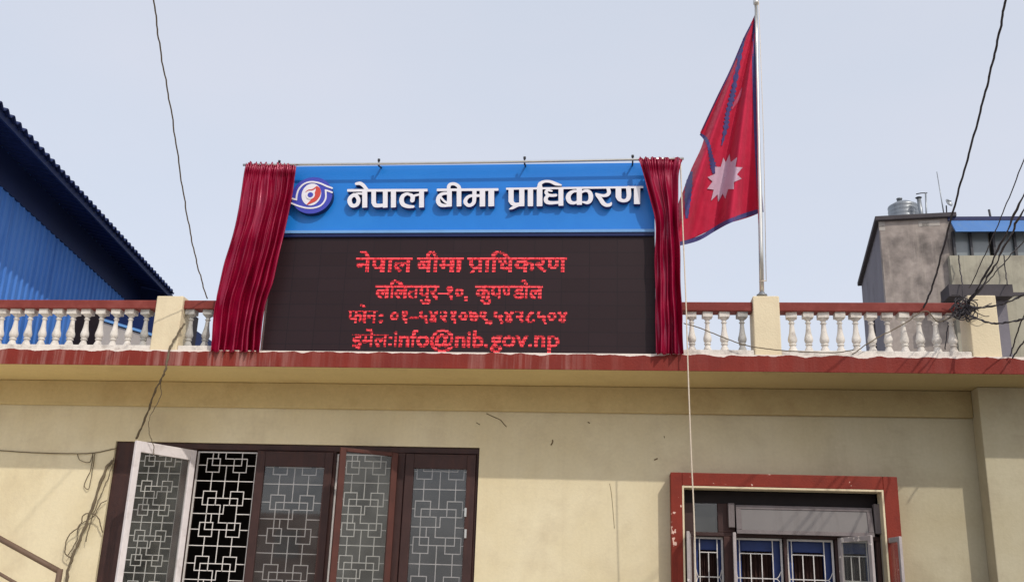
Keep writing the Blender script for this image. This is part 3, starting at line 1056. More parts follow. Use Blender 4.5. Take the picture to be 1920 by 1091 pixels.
def solid(name, prims, y_back, y_front, mats, parent, res=.0035):
    allp = []
    for p in prims:
        if p[0] == 'b': allp += [p[1] - p[3], p[1] + p[3], p[2] - p[3], p[2] + p[3]]
        elif p[0] == 'e': allp += [p[1] - np.array(p[2:]), p[1] + np.array(p[2:])]
        elif p[0] == 'p': allp += list(p[1])
        else: allp += [q[:2] - q[2] for q in p[1]] + [q[:2] + q[2] for q in p[1]]
    A = np.array(allp); lo, hi = A.min(0) - .02, A.max(0) + .02
    gx = np.arange(lo[0], hi[0], res); gz = np.arange(lo[1], hi[1], res)
    D = sdf(prims, gx, gz)
    lps = contours(D, gx, gz)
    cu = bpy.data.curves.new(name, 'CURVE')
    cu.dimensions = '2D'; cu.fill_mode = 'BOTH'; cu.extrude = (y_back - y_front) / 2
    for lp in lps:
        P = np.array(lp)
        P = (np.roll(P, 1, 0) + 2 * P + np.roll(P, -1, 0)) / 4
        sp = cu.splines.new('POLY'); sp.points.add(len(P) - 1)
        sp.points.foreach_set('co', np.c_[P, np.zeros(len(P)), np.ones(len(P))].ravel())
        sp.use_cyclic_u = True
    tmp = bpy.data.objects.new('outline', cu)
    COL.objects.link(tmp)
    bpy.context.view_layer.update()
    me = bpy.data.meshes.new_from_object(tmp.evaluated_get(bpy.context.evaluated_depsgraph_get()))
    bpy.data.objects.remove(tmp); bpy.data.curves.remove(cu)
    mb = MB()
    yc = (y_back + y_front) / 2
    mb.v = [(v.co.x, yc - v.co.z, v.co.y) for v in me.vertices]
    for f in me.polygons:
        side = abs(f.normal.z) < .5
        mb.face(list(f.vertices), 1 if (side and len(mats) > 1) else 0)
    bpy.data.meshes.remove(me)
    return mb.build(name, mats, parent)


YLf = YS - .075                   # front of the raised letters
i1 = Ink(640, 330, 6.4, YLf)
i1.box((70, 174), (1035, 171), 34)
i1.stroke([(180, 93), (225, 90), (262, 112), (292, 146), (308, 160)], [36, 44, 44, 40, 30])
i1.stroke([(150, 226), (110, 258), (98, 302), (120, 348), (155, 358), (192, 338), (206, 292), (190, 250), (160, 228)], [46, 50, 54, 50, 46, 48, 48, 46, 44])
i1.stroke([(140, 226), (200, 212), (268, 216)], 26).rect(250, 180, 312, 380)
i1.rect(360, 180, 416, 330).stroke([(390, 322), (405, 350), (445, 356), (520, 350)], [54, 52, 46, 42]).rect(498, 180, 556, 380)
i1.rect(594, 180, 656, 378)
i1.stroke([(862, 368), (800, 366), (742, 342), (722, 292), (738, 242), (786, 215), (828, 224)], [34, 44, 52, 56, 50, 36, 30])
i1.stroke([(808, 220), (842, 232), (856, 262), (852, 292)], [32, 42, 52, 56]).stroke([(852, 268), (882, 236), (940, 222)], [36, 30, 28])
i1.rect(933, 180, 992, 378)
w1 = solid('word', i1.prims, YS, YLf, [letter, letterside], hd)
i2 = Ink(640, 330, 6.4, YLf)
i2.box((1145, 168), (1885, 163), 33)
i2.stroke([(1275, 208), (1215, 214), (1172, 246), (1160, 300), (1186, 344), (1240, 356), (1285, 352)], [34, 40, 46, 50, 48, 38, 32])
i2.stroke([(1190, 252), (1232, 300), (1268, 322)], [26, 26, 30]).rect(1268, 175, 1326, 368)
i2.rect(1384, 175, 1440, 366).stroke([(1418, 168), (1408, 128), (1365, 98), (1315, 98), (1290, 124), (1290, 170)], [44, 44, 40, 40, 44, 40])
i2.rect(1572, 175, 1622, 258).box((1590, 236), (1690, 236), 34)
i2.stroke([(1596, 236), (1540, 242), (1500, 272), (1488, 315), (1518, 350), (1558, 348), (1590, 315), (1597, 250)], [30, 38, 44, 46, 42, 42, 46, 48])
i2.rect(1660, 175, 1726, 366).rect(1764, 175, 1834, 364)
w2 = solid('word', i2.prims, YS, YLf, [letter, letterside], hd)
i3 = Ink(940, 320, 6.857, YLf)
i3.box((60, 234), (1825, 212), 28)
i3.rect(92, 236, 158, 398).stroke([(124, 390), (148, 424), (190, 434), (262, 424)], [64, 54, 44, 40]).rect(230, 236, 296, 458)
i3.stroke([(240, 440), (192, 456), (145, 478), (106, 494)], [30, 36, 38, 14])
i3.rect(340, 236, 408, 458)
i3.rect(456, 205, 528, 458).stroke([(494, 215), (500, 168), (555, 140), (630, 142), (700, 170), (768, 186)], [64, 50, 36, 38, 44, 20])
i3.stroke([(648, 262), (598, 252), (574, 276), (596, 308), (650, 320), (700, 316)], [24, 34, 42, 42, 40, 38])
i3.stroke([(610, 318), (574, 350), (580, 396), (630, 414), (745, 408)], [34, 48, 54, 46, 36]).rect(735, 235, 797, 452)
i3.stroke([(985, 264), (928, 266), (876, 300), (860, 350), (882, 400), (932, 416), (985, 398)], [28, 38, 56, 62, 54, 40, 30]).rect(970, 225, 1036, 440)
i3.stroke([(1030, 278), (1080, 258), (1128, 270), (1150, 320), (1144, 378), (1108, 412), (1050, 404)], [30, 36, 46, 58, 54, 42, 24])
i3.stroke([(1372, 225), (1384, 280), (1360, 312), (1310, 322), (1244, 310), (1216, 296)], [44, 48, 46, 38, 36, 22])
i3.stroke([(1230, 314), (1272, 362), (1310, 418), (1352, 444), (1398, 438), (1414, 412)], [40, 52, 54, 46, 40, 16])
i3.rect(1470, 220, 1542, 345).stroke([(1506, 335), (1522, 370), (1570, 388), (1620, 372), (1640, 320), (1634, 225)], [70, 54, 42, 50, 58, 60])
i3.rect(1706, 216, 1784, 430)
w3 = solid('word', i3.prims, YS, YLf, [letter, letterside], hd)

# round emblem: thick blue disc, white swooshes, white eye with a red flame-shaped crescent
E0 = Ink(540, 310, 8.727, YS - .085)
disc = solid('emblem', E0.ellipse((392, 492), 345, 326).prims, YS, YS - .085, [emblue, signnavy], hd, res=.006)
E1 = Ink(540, 310, 8.727, YS - .090)
E1.stroke([(48, 538), (132, 562), (136, 560)], 28).stroke([(134, 562), (150, 460), (190, 372), (272, 300), (380, 272), (510, 290), (640, 345), (722, 374)], 28)
solid('swoosh', E1.prims, YS - .085, YS - .091, [letter], disc)
E2 = Ink(540, 310, 8.727, YS - .090)
E2.stroke([(52, 618), (180, 668), (320, 700), (455, 690), (556, 640), (616, 540), (616, 408)], 27).stroke([(614, 406), (670, 424), (722, 444)], 27)
solid('swoosh', E2.prims, YS - .085, YS - .091, [letter], disc)
E3 = Ink(540, 310, 8.727, YS - .090).ellipse((382, 478), 166, 196)
solid('eye_white', E3.prims, YS - .085, YS - .090, [letter], disc)
E4 = Ink(540, 310, 8.727, YS - .093)
E4.stroke([(470, 348), (492, 400), (482, 470), (440, 545), (385, 592), (312, 642)], [22, 78, 104, 92, 58, 14])
E4.stroke([(285, 440), (330, 408), (400, 398), (470, 352)], [6, 12, 20, 22])
solid('flame_mark', E4.prims, YS - .090, YS - .094, [emred], disc)
solid('pupil_ring', Ink(540, 310, 8.727, YS - .096).ellipse((366, 486), 76, 74).prims, YS - .0945, YS - .097, [letter], disc)
solid('pupil', Ink(540, 310, 8.727, YS - .098).ellipse((366, 484), 48, 46).prims, YS - .097, YS - .099, [emblue], disc)

# ---- LED lettering: glyph shapes sampled onto the diode grid
DP = 0.0136


def glyph_mask(body):
    c = bpy.data.curves.new('glyphs', 'FONT')
    c.body = body; c.size = 1.0; c.resolution_u = 4
    o = bpy.data.objects.new('glyphs', c)
    COL.objects.link(o)
    bpy.context.view_layer.update()
    me = bpy.data.meshes.new_from_object(o.evaluated_get(bpy.context.evaluated_depsgraph_get()))
    me.calc_loop_triangles()
    V = np.array([v.co[:2] for v in me.vertices]); T = [tuple(t.vertices) for t in me.loop_triangles]
    bpy.data.objects.remove(o); bpy.data.curves.remove(c); bpy.data.meshes.remove(me)
    return V, T


def covered(V, T, px, pz):
    m = np.zeros(px.shape, bool)
    for a, b, c in T:
        A, B, Cc = V[a], V[b], V[c]
        d = (B[1] - Cc[1]) * (A[0] - Cc[0]) + (Cc[0] - B[0]) * (A[1] - Cc[1])
        if abs(d) < 1e-10: continue
        u = ((B[1] - Cc[1]) * (px - Cc[0]) + (Cc[0] - B[0]) * (pz - Cc[1])) / d
        v = ((Cc[1] - A[1]) * (px - Cc[0]) + (A[0] - Cc[0]) * (pz - Cc[1])) / d
        m |= (u >= 0) & (v >= 0) & (u + v <= 1)
    return m


def led_line(words, bright_rows, fat=1):
    """words: (text, left px, right px, headline px, base px); baseline 0, headline at .62 in the glyphs"""
    hot, dim, mid = MB(), MB(), MB()
    rl = random.Random(len(words) * 7 + 1)
    lit = set()
    for body, pl, pr, pt_, pb, top, fatw in words:
        V, T = glyph_mask(body)
        x0, x1 = X(pl, (pt_ + pb) / 2, YL), X(pr, (pt_ + pb) / 2, YL)
        zt, zb = Zh((pl + pr) / 2, pt_, YL), Zh((pl + pr) / 2, pb, YL)
        gx0, gx1 = V[:, 0].min(), V[:, 0].max()
        ii = np.arange(math.floor((x0 - sx0) / DP), math.ceil((x1 - sx0) / DP) + 1)
        jj = np.arange(math.floor((zb - Z_LED) / DP) - 8, math.ceil((zt - Z_LED) / DP) + 9)
        I, J = np.meshgrid(ii, jj)
        acc = np.zeros(I.shape, bool)
        for ox in (np.linspace(-.5, .5, 3) * fatw):
            for oz in (np.linspace(-.25, .25, 2)):
                wx = sx0 + (I + ox) * DP; wz = Z_LED + (J + oz) * DP
                u = gx0 + (wx - x0) / (x1 - x0) * (gx1 - gx0)
                v = (wz - zb) / (zt - zb) * top
                c_ = covered(V, T, u, v)
                if body == 'ण': c_ &= ~((u > gx0 + .70 * (gx1 - gx0)) & (v < .55))      # half letter: no upright
                acc |= c_
        for i, j in zip(I[acc], J[acc]): lit.add((int(i), int(j)))
    for i, j in sorted(lit):
        x, z = sx0 + i * DP, Z_LED + j * DP
        if z < Z_LED + .012: continue
        r = bright_rows(j, z)
        if r == 0: continue
        s = .0064 if r == 2 else .0060
        q_ = rl.random()
        if q_ < .012: continue
        mb = (mid if q_ < .3 else hot) if r == 2 else (mid if q_ > .72 else dim)
        mb.box(x - s, x + s, YL - .004, YL - .0005, z - s, z + s)
    n = len(hot.v)
    hot.v += dim.v
    for f in dim.f: hot.face([k + n for k in f], 1)
    n = len(hot.v)
    hot.v += mid.v
    for f in mid.f: hot.face([k + n for k in f], 2)
    return hot.build('text_line', [led_hot, led_dim, led_mid], scr)


def rows(head_px, cx, keep_head=True):
    jh = round((Zh(cx, head_px, YL) - Z_LED) / DP)

    def f(j, z):
        if abs(j - jh) <= 0: return 2 if keep_head else 0
        if not keep_head and abs(j - jh) <= 1: return 0
        return 2 if (j - jh) % 3 == 0 else 1
    return f


led_line([('नेपाल', 668, 772, 483, 509, .63, 1.25), ('बीमा', 782, 868, 483, 509, .63, 1.25), ('पाधिकरण'.replace('धि', 'िध'), 878, 1062, 483, 509, .63, 1.25),
          ('/', 882, 893, 503, 512, .8, 1.2)], rows(484, 860))
led_line([('लिलतपुर'.replace('लि', 'ल\u093f', 1), 705, 822, 536, 560, .63, 1.0), ('–', 822, 836, 536, 560, .63, 1.0), ('१०,', 838, 877, 537, 560, .63, 1.0),
          ('कुप', 892, 941, 536, 560, .63, 1.0), ('ण', 942, 966, 536, 560, .63, 1.0), ('डोल', 962, 1017, 536, 560, .63, 1.0)], rows(537, 860))
led_line([('फोन', 653, 707, 581, 604, .63, .9), (':', 712, 718, 588, 604, .5, .9), ('०१–५४२१०७९,', 733, 922, 583, 604, .62, 1.0), ('५४२८५०४', 927, 1063, 583, 604, .62, 1.0)],
         rows(579, 860, False))
led_line([('इमेल', 661, 727, 626, 650, .63, .9), (':', 730, 735, 630, 648, .5, .8), ('info@nib.', 739, 915, 628, 650, .5, .9), ('gov.', 921, 997, 628, 650, .5, .9), ('np', 1003, 1048, 628, 650, .5, .9)],
         rows(627, 860, True))

# ------------------------------------------------------------------ curtain rod and curtains
YR = -1.045
rodL, rodR = W(456, 309.5, YR), W(1282, 297.5, YR)
rod = thing('curtain_rod', tuple((rodL + rodR) / 2), 'thin pale metal curtain rod fixed along the top of the sign', 'curtain rod')
MB().tube([rodL + (rodR - rodL) * k / 12 + np.array((0, 0, -.012 * math.sin(math.pi * k / 12))) for k in range(13)], .0155, 10).build('tube', steel, rod)
for px in (526, 718, 992, 1190):
    t = (px - 456) / (1282 - 456)
    q = rodL + (rodR - rodL) * t
    mb = MB(); mb.tube([q + np.array((0, 0, .035)), q, q + np.array((.0, .02, -.03)), np.array((q[0], YS + .0, zh1 - .03))], .011, 6)
    mb.tube([q + np.array((0, 0, .026)), q + np.array((0, 0, .052))], .016, 8)
    mb.build('bracket', darkmetal, rod)


def curtain(label, left, right, seed, npleat, nv=90, nu=150):
    """left/right: (px, py) outlines top to bottom; pleats deep at the bottom, gathered at the rod"""
    rnd = random.Random(seed)
    Lp = np.array(smooth_pts(left, 12)); Rp = np.array(smooth_pts(right, 12))

    def at(P, v):
        s = np.r_[0, np.cumsum(np.hypot(*np.diff(P, axis=0).T))]; s /= s[-1]
        return np.array((np.interp(v, s, P[:, 0]), np.interp(v, s, P[:, 1])))
    ph = [rnd.uniform(0, 6.28) for _ in range(12)]
    # uneven pleat spacing: warp u
    knots = np.cumsum([0] + [rnd.uniform(.55, 1.5) for _ in range(npleat)]); knots /= knots[-1]
    G = []
    for i in range(nv + 1):
        v = i / nv
        a, b = at(Lp, v), at(Rp, v)
        row = []
        for j in range(nu + 1):
            u = j / nu
            k = np.interp(u, knots, np.arange(npleat + 1))
            drift = .22 * math.sin(2.2 * v + ph[0]) * math.sin(math.pi * u)
            arg = 2 * math.pi * (k + drift)
            pk_ = int(math.floor(k)) % 12
            amp = (.040 + .026 * v) * (.75 + .45 * math.sin(ph[pk_] + 1.7 * v) * math.sin(math.pi * (k - math.floor(k))))
            fold = amp * (1.15 - 2.3 * abs(math.sin(arg / 2 + .25 * math.sin(3 * v + ph[pk_]))) ** .8) + amp * .35 * math.sin(.5 * arg + ph[8]) + amp * .14 * math.sin(2 * arg + ph[1] + 2.0 * v) * (1 - .5 * v)
            fold += .016 * math.sin(4.3 * arg + ph[2]) * max(0, 1 - 9 * v)              # gathers at the rod
            fold += .034 * math.sin(6.5 * v + 3 * u + ph[9]) * math.sin(5 * u + ph[10]) + .012 * math.sin(15 * v + 7 * u + ph[3]) * math.sin(9 * u + ph[4]) + .009 * math.sin(31 * v - 13 * u + ph[5]) * math.sin(17 * u + 8 * v)
            p = a + (b - a) * u
            dx = 1.1 * math.cos(arg) * (.6 + .6 * v) + .6 * math.sin(21 * v + k)
            dy = 0.0
            if v < .02: dy = 2.4 * math.sin(arg * 1.5 + ph[6]) + 1.2 * math.sin(arg * 3.1)
            if v > .985: dy = 1.6 * math.sin(arg + ph[7])
            yc = -1.075 + .065 * min(1, v * 1.15)
            hug = .018 * math.exp(-((v - .035) / .018) ** 2)
            row.append(W(p[0] + dx, p[1] + dy, min(yc - fold * .85 - hug, -1.0 if v < .4 else -.915)))
        G.append(row)
    mb = MB(); mb.grid(np.array(G))
    c = np.array(G)[nv // 2, nu // 2]
    o = mb.build('curtain', satin, None, origin=c)
    sd = o.modifiers.new('thickness', 'SOLIDIFY'); sd.thickness = .004; sd.offset = 1
    return tag(o, label, 'curtain', 'red satin curtains beside the sign')


z6 = lambda x, y: (380 + x / 2.73, 280 + y / 2.73)
curtain('crimson satin curtain swept diagonally to the left side of the sign',
        [z6(222, 68), z6(207, 135), z6(185, 300), z6(140, 480), z6(100, 620), z6(60, 800), z6(36, 1035)],
        [z6(478, 80), z6(470, 130), z6(455, 250), z6(420, 400), z6(385, 560), z6(355, 680), z6(325, 770), z6(300, 900), z6(286, 1036)], 5, 7)
z7 = lambda x, y: (1180 + x / 2.73, 280 + y / 2.73)
curtain('crimson satin curtain hanging straight at the right end of the sign',
        [z7(44, 44), z7(75, 150), z7(105, 250), z7(128, 350), z7(132, 450), z7(128, 600), z7(132, 800), z7(132, 1047)],
        [z7(272, 46), z7(262, 85), z7(250, 150), z7(248, 300), z7(255, 500), z7(262, 750), z7(276, 1052)], 12, 4)
tag(MB().tube(smooth_pts([W(1276, 308, -1.07), W(1280, 420, -1.08), W(1286, 560, -1.09), W(1290, 690, -1.10), W(1296, 850, -1.09), W(1301, 960, -1.08),
                          W(1304, 1060, -1.07), W(1306, 1110, -1.06)], 8), .0075, 6).build('pull_cord', cord, None, origin=W(1290, 690, -1.1)),
    'pale thin cord hanging from the curtain rod down past the red window', 'cord')

# ------------------------------------------------------------------ flagpole and flag
YP = -.80
pb, ptop = W(1428.5, 553, YP), W(1417.3, 2, YP)
pole = thing('flagpole', tuple(pb), 'slender steel flagpole standing on a cream pier', 'flagpole')
MB().tube([pb + (ptop - pb) * k / 6 for k in range(7)], [.027] * 3 + [.019] * 4, 12).build('pole', steel, pole)
MB().lathe([(.06, 0), (.06, .015), (.036, .02), (.034, .04), (.027, .045)], pb[0], pb[1], pb[2] - .012, 16).build('base_plate', tanksteel, pole)
pe = ptop + np.array((0, 0, -.06))
MB().lathe([(.018, -.06), (.034, -.05), (.036, 0), (.02, .03), (.024, .05), (.04, .08), (.03, .12), (.006, .15)], ptop[0], ptop[1], ptop[2], 12).build('finial', steel, pole)
rp = MB(); rp.tube([pb + np.array((.05, -.03, .15)), (pb + ptop) / 2 + np.array((.055, -.02, 0)), ptop + np.array((.03, -.02, -.02))], .004, 5)
rp.tube([pb + np.array((-.03, -.03, .15)), pb + np.array((.05, -.035, .16))], .006, 5)
rp.build('halyard', cord, pole)


def f5(x, y): return (1240 + x / 1.818, y / 1.818)


def f4(x, y): return (1260 + x / 3.305, 140 + y / 3.305)


flyL = np.array(smooth_pts([(1415.5, 28), f5(300, 92), f5(280, 132), f5(236, 235), f5(190, 330), f5(150, 415), (1312.5, 250)], 8)
                + smooth_pts([(1320, 262), (1313, 282), (1296, 318), (1281, 358), (1270, 390), (1258, 461)], 8))
hoist = np.array(smooth_pts([(1417, 28), f5(323, 150), f5(331, 400), f5(340, 600), (1431.5, 395)], 10))


def flag_depth(px, py):
    """folds radiate from the upper hoist corner"""
    dx = 1424 - px; dy = py - 10
    a = dx / max(40.0, dy)                                   # 0 at the hoist, ~.4 at the fly
    r = math.hypot(dx, dy) / 450.0
    f = .15 * r * math.sin(30 * a + .6) + .07 * r * math.sin(55 * a + 2.0 + 2 * r) + .10 * a
    f += .012 * math.sin(7 * r + 11 * a)
    return YP + .02 + f


def FP(px, py, off=0.0): return W(px, py, flag_depth(px, py) + off)


flag = thing('flag', tuple(FP(1424, 210)), 'crimson double-pennant flag with blue border and white sun, drooping from its pole', 'flag')
Sl = np.r_[0, np.cumsum(np.hypot(*np.diff(flyL, axis=0).T))]; Sl /= Sl[-1]
Sh = np.r_[0, np.cumsum(np.hypot(*np.diff(hoist, axis=0).T))]; Sh /= Sh[-1]
G = []
for i in range(161):
    v = i / 160
    a = np.array((np.interp(v, Sl, flyL[:, 0]), np.interp(v, Sl, flyL[:, 1])))
    b = np.array((np.interp(v, Sh, hoist[:, 0]), np.interp(v, Sh, hoist[:, 1])))
    row = []
    for j in range(141):
        u = j / 140
        p = a + (b - a) * u
        sag = 5.0 * math.sin(math.pi * u) * (v ** 3)
        row.append(FP(p[0], p[1] + sag * 0 + 2.0 * math.sin(9 * u) * v ** 4))
    G.append(row)
cl = MB(); cl.grid(np.array(G))
fc = cl.build('cloth', flagred, flag)
sd = fc.modifiers.new('thickness', 'SOLIDIFY'); sd.thickness = .003; sd.offset = 0


def ribbon(name, pts, wpx, m, off=-.006, taper=False, parent=None, frill=0.0):
    P = np.array(smooth_pts(pts, 10))
    T = np.gradient(P, axis=0); T /= np.linalg.norm(T, axis=1)[:, None] + 1e-9
    N = np.c_[-T[:, 1], T[:, 0]]
    rowsF = []
    for i, p in enumerate(P):
        ww = np.interp(i / (len(P) - 1), np.linspace(0, 1, len(wpx)), wpx) / 2
        ww *= 1 + frill * math.sin(i * 1.9)
        rowsF.append([FP(*(p + N[i] * ww * s), off) for s in (-1, -.3, .3, 1)])
    rowsB = [[FP(*(P[i] + N[i] * np.interp(i / (len(P) - 1), np.linspace(0, 1, len(wpx)), wpx) / 2 * s), -off) for s in (-1, -.3, .3, 1)] for i in range(len(P))]
    mb = MB(); mb.grid(np.array(rowsF)); mb.grid(np.array(rowsB), flip=True)
    return mb.build(name, m, parent or flag)


ribbon('border', [tuple(h - np.array((4.2 * min(1, k / 14.0) + .5, 0))) for k, h in enumerate(hoist) if k % 4 == 0], [3, 8, 9, 9, 9], flagblue)
ribbon('border', [(1262, 460), f4(120, 1030), f4(190, 1003), f4(260, 960), f4(340, 915), f4(450, 872), f4(565, 838)], [7, 8, 7, 8, 8, 8], flagblue)
ribbon('border', [f5(283, 130), f5(268, 190), f4(388, 60), f4(370, 150), f4(345, 240), f4(335, 320), f4(308, 440)], [3, 7, 8, 10, 7, 9, 2], flagblue, -.010, frill=.42)
ribbon('border', [f4(176, 368), f4(205, 395), f4(228, 440), f4(240, 500), f4(256, 570), f4(258, 615)], [4, 7, 6, 7, 11, 4], flagblue, -.010, frill=.3)
ribbon('border', [f4(122, 600), f4(105, 680), f4(98, 770), f4(92, 890)], [4, 13, 12, 5], flagblue, -.010, frill=.15)
ribbon('border', [tuple(q + np.array((1.2, .5))) for k, q in enumerate(flyL) if 4 < k < 48 and k % 3 == 0], [2.5, 2.5], flagblue)
ribbon('moon', [f4(434, 82), f4(418, 130), f4(396, 172), f4(372, 214)], [1.5, 5, 6, 1.5], flagpink, -.009)
# twelve-pointed sun sewn on the lower pennant
cxs, cys = f4(326, 640)
outer = [(356, 492), (404, 512), (438, 575), (432, 645), (384, 710), (330, 770), (286, 790), (242, 782), (218, 708), (220, 636), (266, 572), (318, 515)]
ring = []
for k in range(12):
    a, b = np.array(outer[k], float), np.array(outer[(k + 1) % 12], float)
    ring.append(a)
    m_ = (a + b) / 2; c_ = np.array((326.0, 640.0))
    ring.append(c_ + (m_ - c_) * .70)
_r = ring + [ring[0]]
ring = [_r[i] + (_r[i + 1] - _r[i]) * k / 5 for i in range(24) for k in range(5)]
G = []
for r in np.linspace(.02, 1, 24):
    G.append([FP(*f4(*(np.array((326.0, 640.0)) + (q - np.array((326.0, 640.0))) * r)), -.012) for q in ring + [ring[0]]])
GB = [[FP(*f4(*(np.array((326.0, 640.0)) + (q - np.array((326.0, 640.0))) * r)), .007) for q in ring + [ring[0]]] for r in np.linspace(.02, 1, 8)]
sm = MB(); sm.grid(np.array(G)); sm.grid(np.array(GB), flip=True)
sm.build('sun', flagwhite, flag)

# ------------------------------------------------------------------ blue corrugated shed behind the terrace (left)
vp = ray(871, 1142); dD = np.array((vp[0], vp[1], 0.0)); dD /= np.linalg.norm(dD)
nR = np.array((dD[1], -dD[0], 0.0))               # to the right of the direction of travel
LAT = 8.0
e0 = CAM - nR * LAT
q0 = plane_hit(0, 192, e0, nR); q1 = plane_hit(330, 552, e0, nR)
zE = (q0[2] + q1[2]) / 2
t0 = float((q0 - CAM) @ dD) - 2.0; t1 = float((q1 - CAM) @ dD)
OV, SL = .92, .20
shed = thing('corrugated_shed', tuple((CAM - nR * (LAT + 6) + dD * (t0 + t1) / 2) * np.array((1, 1, 0))),
             'tall shed clad in blue corrugated sheet with dark overhanging roof edge', 'building')
PT = .25
nT = int((t1 - t0) / PT)
rows_ = []
for lat in (0, .02, 2.2, 4.5, 7.0):
    row = []
    for k in range(nT * 6 + 1):
        t = t0 + k * PT / 6
        row.append(CAM * np.array((1, 1, 0)) - nR * (LAT + lat) + dD * t + np.array((0, 0, zE + lat * SL + .045 * math.sin(2 * math.pi * k / 6))))
    rows_.append(row)
rf = MB(); rf.grid(np.array(rows_))
ro = rf.build('roof', roofsheet, shed)
sd = ro.modifiers.new('thickness', 'SOLIDIFY'); sd.thickness = .02; sd.offset = -1
fb = MB()
base = CAM * np.array((1, 1, 0)) - nR * (LAT + .12)
fb.obox(base + dD * t0 + np.array((0, 0, zE - .15)), dD * (t1 - t0), nR * .04, (0, 0, .13))
fb.build('fascia', roofsheet, shed)
zband = 1.6 + .905 * 0 + float(plane_hit(0, 350, CAM - nR * (LAT + OV), nR)[2]) - 1.6
bd = MB(); bd.obox(CAM * np.array((1, 1, 0)) - nR * (LAT + OV - .04) + dD * t0 + np.array((0, 0, zband)), dD * (t1 - t0 - .1), -nR * .03, (0, 0, zE + OV * SL - .05 - zband))
bd.build('upper_band', roofsheet, shed)
MB().obox(CAM * np.array((1, 1, 0)) - nR * (LAT + .14) + dD * (t1 - .12), -nR * 6 + np.array((0, 0, 6 * SL)), dD * .08, (0, 0, zE + .04)).build('end_wall', roofsheet, shed)
# wall: ribbed sheet
lw = LAT + OV
tw1 = float((plane_hit(148, 610, CAM - nR * lw, nR) - CAM) @ dD)
row0, row1 = [], []
k = 0; t = t0 - 1
prof = [(0, 0), (.10, 0), (.125, .035), (.165, .035), (.19, 0)]
while t < t1 - .1:
    for du, dh in prof:
        p = CAM * np.array((1, 1, 0)) - nR * (lw - dh) + dD * (t + du)
        row0.append(p); row1.append(p + np.array((0, 0, zE + OV * SL - .02)))
    t += .25
wm = MB(); wm.grid(np.array([row0, row1]), smooth=False)
wm.build('wall', wallsheet, shed)
# low lean-to seen between the balusters
YQ = 6.0
lx0, lx1 = X(188, 600, YQ), X(352, 600, YQ)
lean = thing('lean_to', ((lx0 + lx1) / 2, YQ + 1.5, 0), 'grey rendered lean-to with sloping dark blue sheet roof behind the balusters', 'outbuilding')
za, zb_ = Zh(200, 606, YQ), Zh(262, 625, YQ)
sl_ = (zb_ - za) / (X(262, 625, YQ) - X(200, 606, YQ))
zl, zr_ = za + sl_ * (lx0 - X(200, 606, YQ)), za + sl_ * (lx1 - X(200, 606, YQ))
lm = MB()
n0 = len(lm.v)
lm.v += [(lx0, YQ, 0), (lx1, YQ, 0), (lx1, YQ, zr_), (lx0, YQ, zl), (lx0, YQ + 3, 0), (lx1, YQ + 3, 0), (lx1, YQ + 3, zr_), (lx0, YQ + 3, zl)]
for q in ((0, 1, 2, 3), (4, 7, 6, 5), (0, 3, 7, 4), (1, 5, 6, 2)): lm.face(q)
lm.build('wall', shedgrey, lean)
lr = MB()
dx = lx1 - lx0
o = np.array((lx0, YQ - .04, zl + .02))
lr.obox(o, (dx, 0, zr_ - zl), (0, 3.5, .0), (0, 0, .05))
lr.build('roof', signtrim, lean)
zt_ = Zh(240, 571, YQ)
lb = MB(); n0 = 0
xb = X(292, 600, YQ)
lb.v += [(lx0, YQ + .2, zl + .1), (xb, YQ + .2, zl + .1 + sl_ * (xb - lx0)), (xb, YQ + .2, zt_), (lx0, YQ + .2, zt_),
         (lx0, YQ + 3, zl + .1), (xb, YQ + 3, zl + .1 + sl_ * (xb - lx0)), (xb, YQ + 3, zt_), (lx0, YQ + 3, zt_)]
for q in ((0, 1, 2, 3), (4, 7, 6, 5), (0, 3, 7, 4), (1, 5, 6, 2), (3, 2, 6, 7), (0, 4, 5, 1)): lb.face(q)
lb.build('upper_wall', roofsheet, lean)
MB().box(X(120, 600, YQ), lx0 - .002, YQ + .4, YQ + 2.6, 0, zt_ + .12).build('door_recess', headwood, lean)
MB().box(X(336, 600, YQ), X(374, 600, YQ), YQ - .4, YQ - .05, 0, Zh(360, 598, YQ)).build('screen', headwood, lean)

# ------------------------------------------------------------------ concrete building on the right
YC = 15.0
cA = W(1648, 405, YC)                                     # top front-left corner
vs = ray(1439, 1162); sD = np.array((vs[0], vs[1], 0.0)); sD /= np.linalg.norm(sD)
fD = np.array((sD[1], -sD[0], 0.0))
zc = cA[2]
qe = WZ(1617, 515, zc)
Ls = float((qe - cA) @ sD)
qr = plane_hit(1786, 402, cA, -sD)
Lf = float((qr - cA) @ fD)
con = thing('concrete_block', (cA[0] + 3, YC, 0), 'tall bare concrete block with stained grey walls and flat roof', 'building')
up = np.array((0, 0, 1.0)); cb = cA * np.array((1, 1, 0))
zc -= .17
fw_ = MB(); fw_.obox(cb, fD * Lf, sD * .3, up * zc); fw_.build('front_wall', concrete, con)
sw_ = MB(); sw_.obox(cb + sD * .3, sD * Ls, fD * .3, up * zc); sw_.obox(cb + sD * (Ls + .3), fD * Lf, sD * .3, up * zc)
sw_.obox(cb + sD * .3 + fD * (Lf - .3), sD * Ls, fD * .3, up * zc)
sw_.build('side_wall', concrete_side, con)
rf = MB(); rf.obox(cb - fD * .12 - sD * .12 + up * zc, fD * (Lf + .2), sD * (Ls + .8), up * .13)
rf.build('roof', darkslab, con, bevel=.02)
for px, py, ww, hh in ((1742, 419, .55, .16), (1735, 421, .18, .1), (1653, 419, .16, .22), (1654, 428, .16, .14)):
    p = plane_hit(px, py, cA, -sD)
    MB().obox(p - fD * ww / 2 - up * hh / 2 - sD * .008, fD * ww, sD * .01, up * hh).build('patch', shedgrey, con)
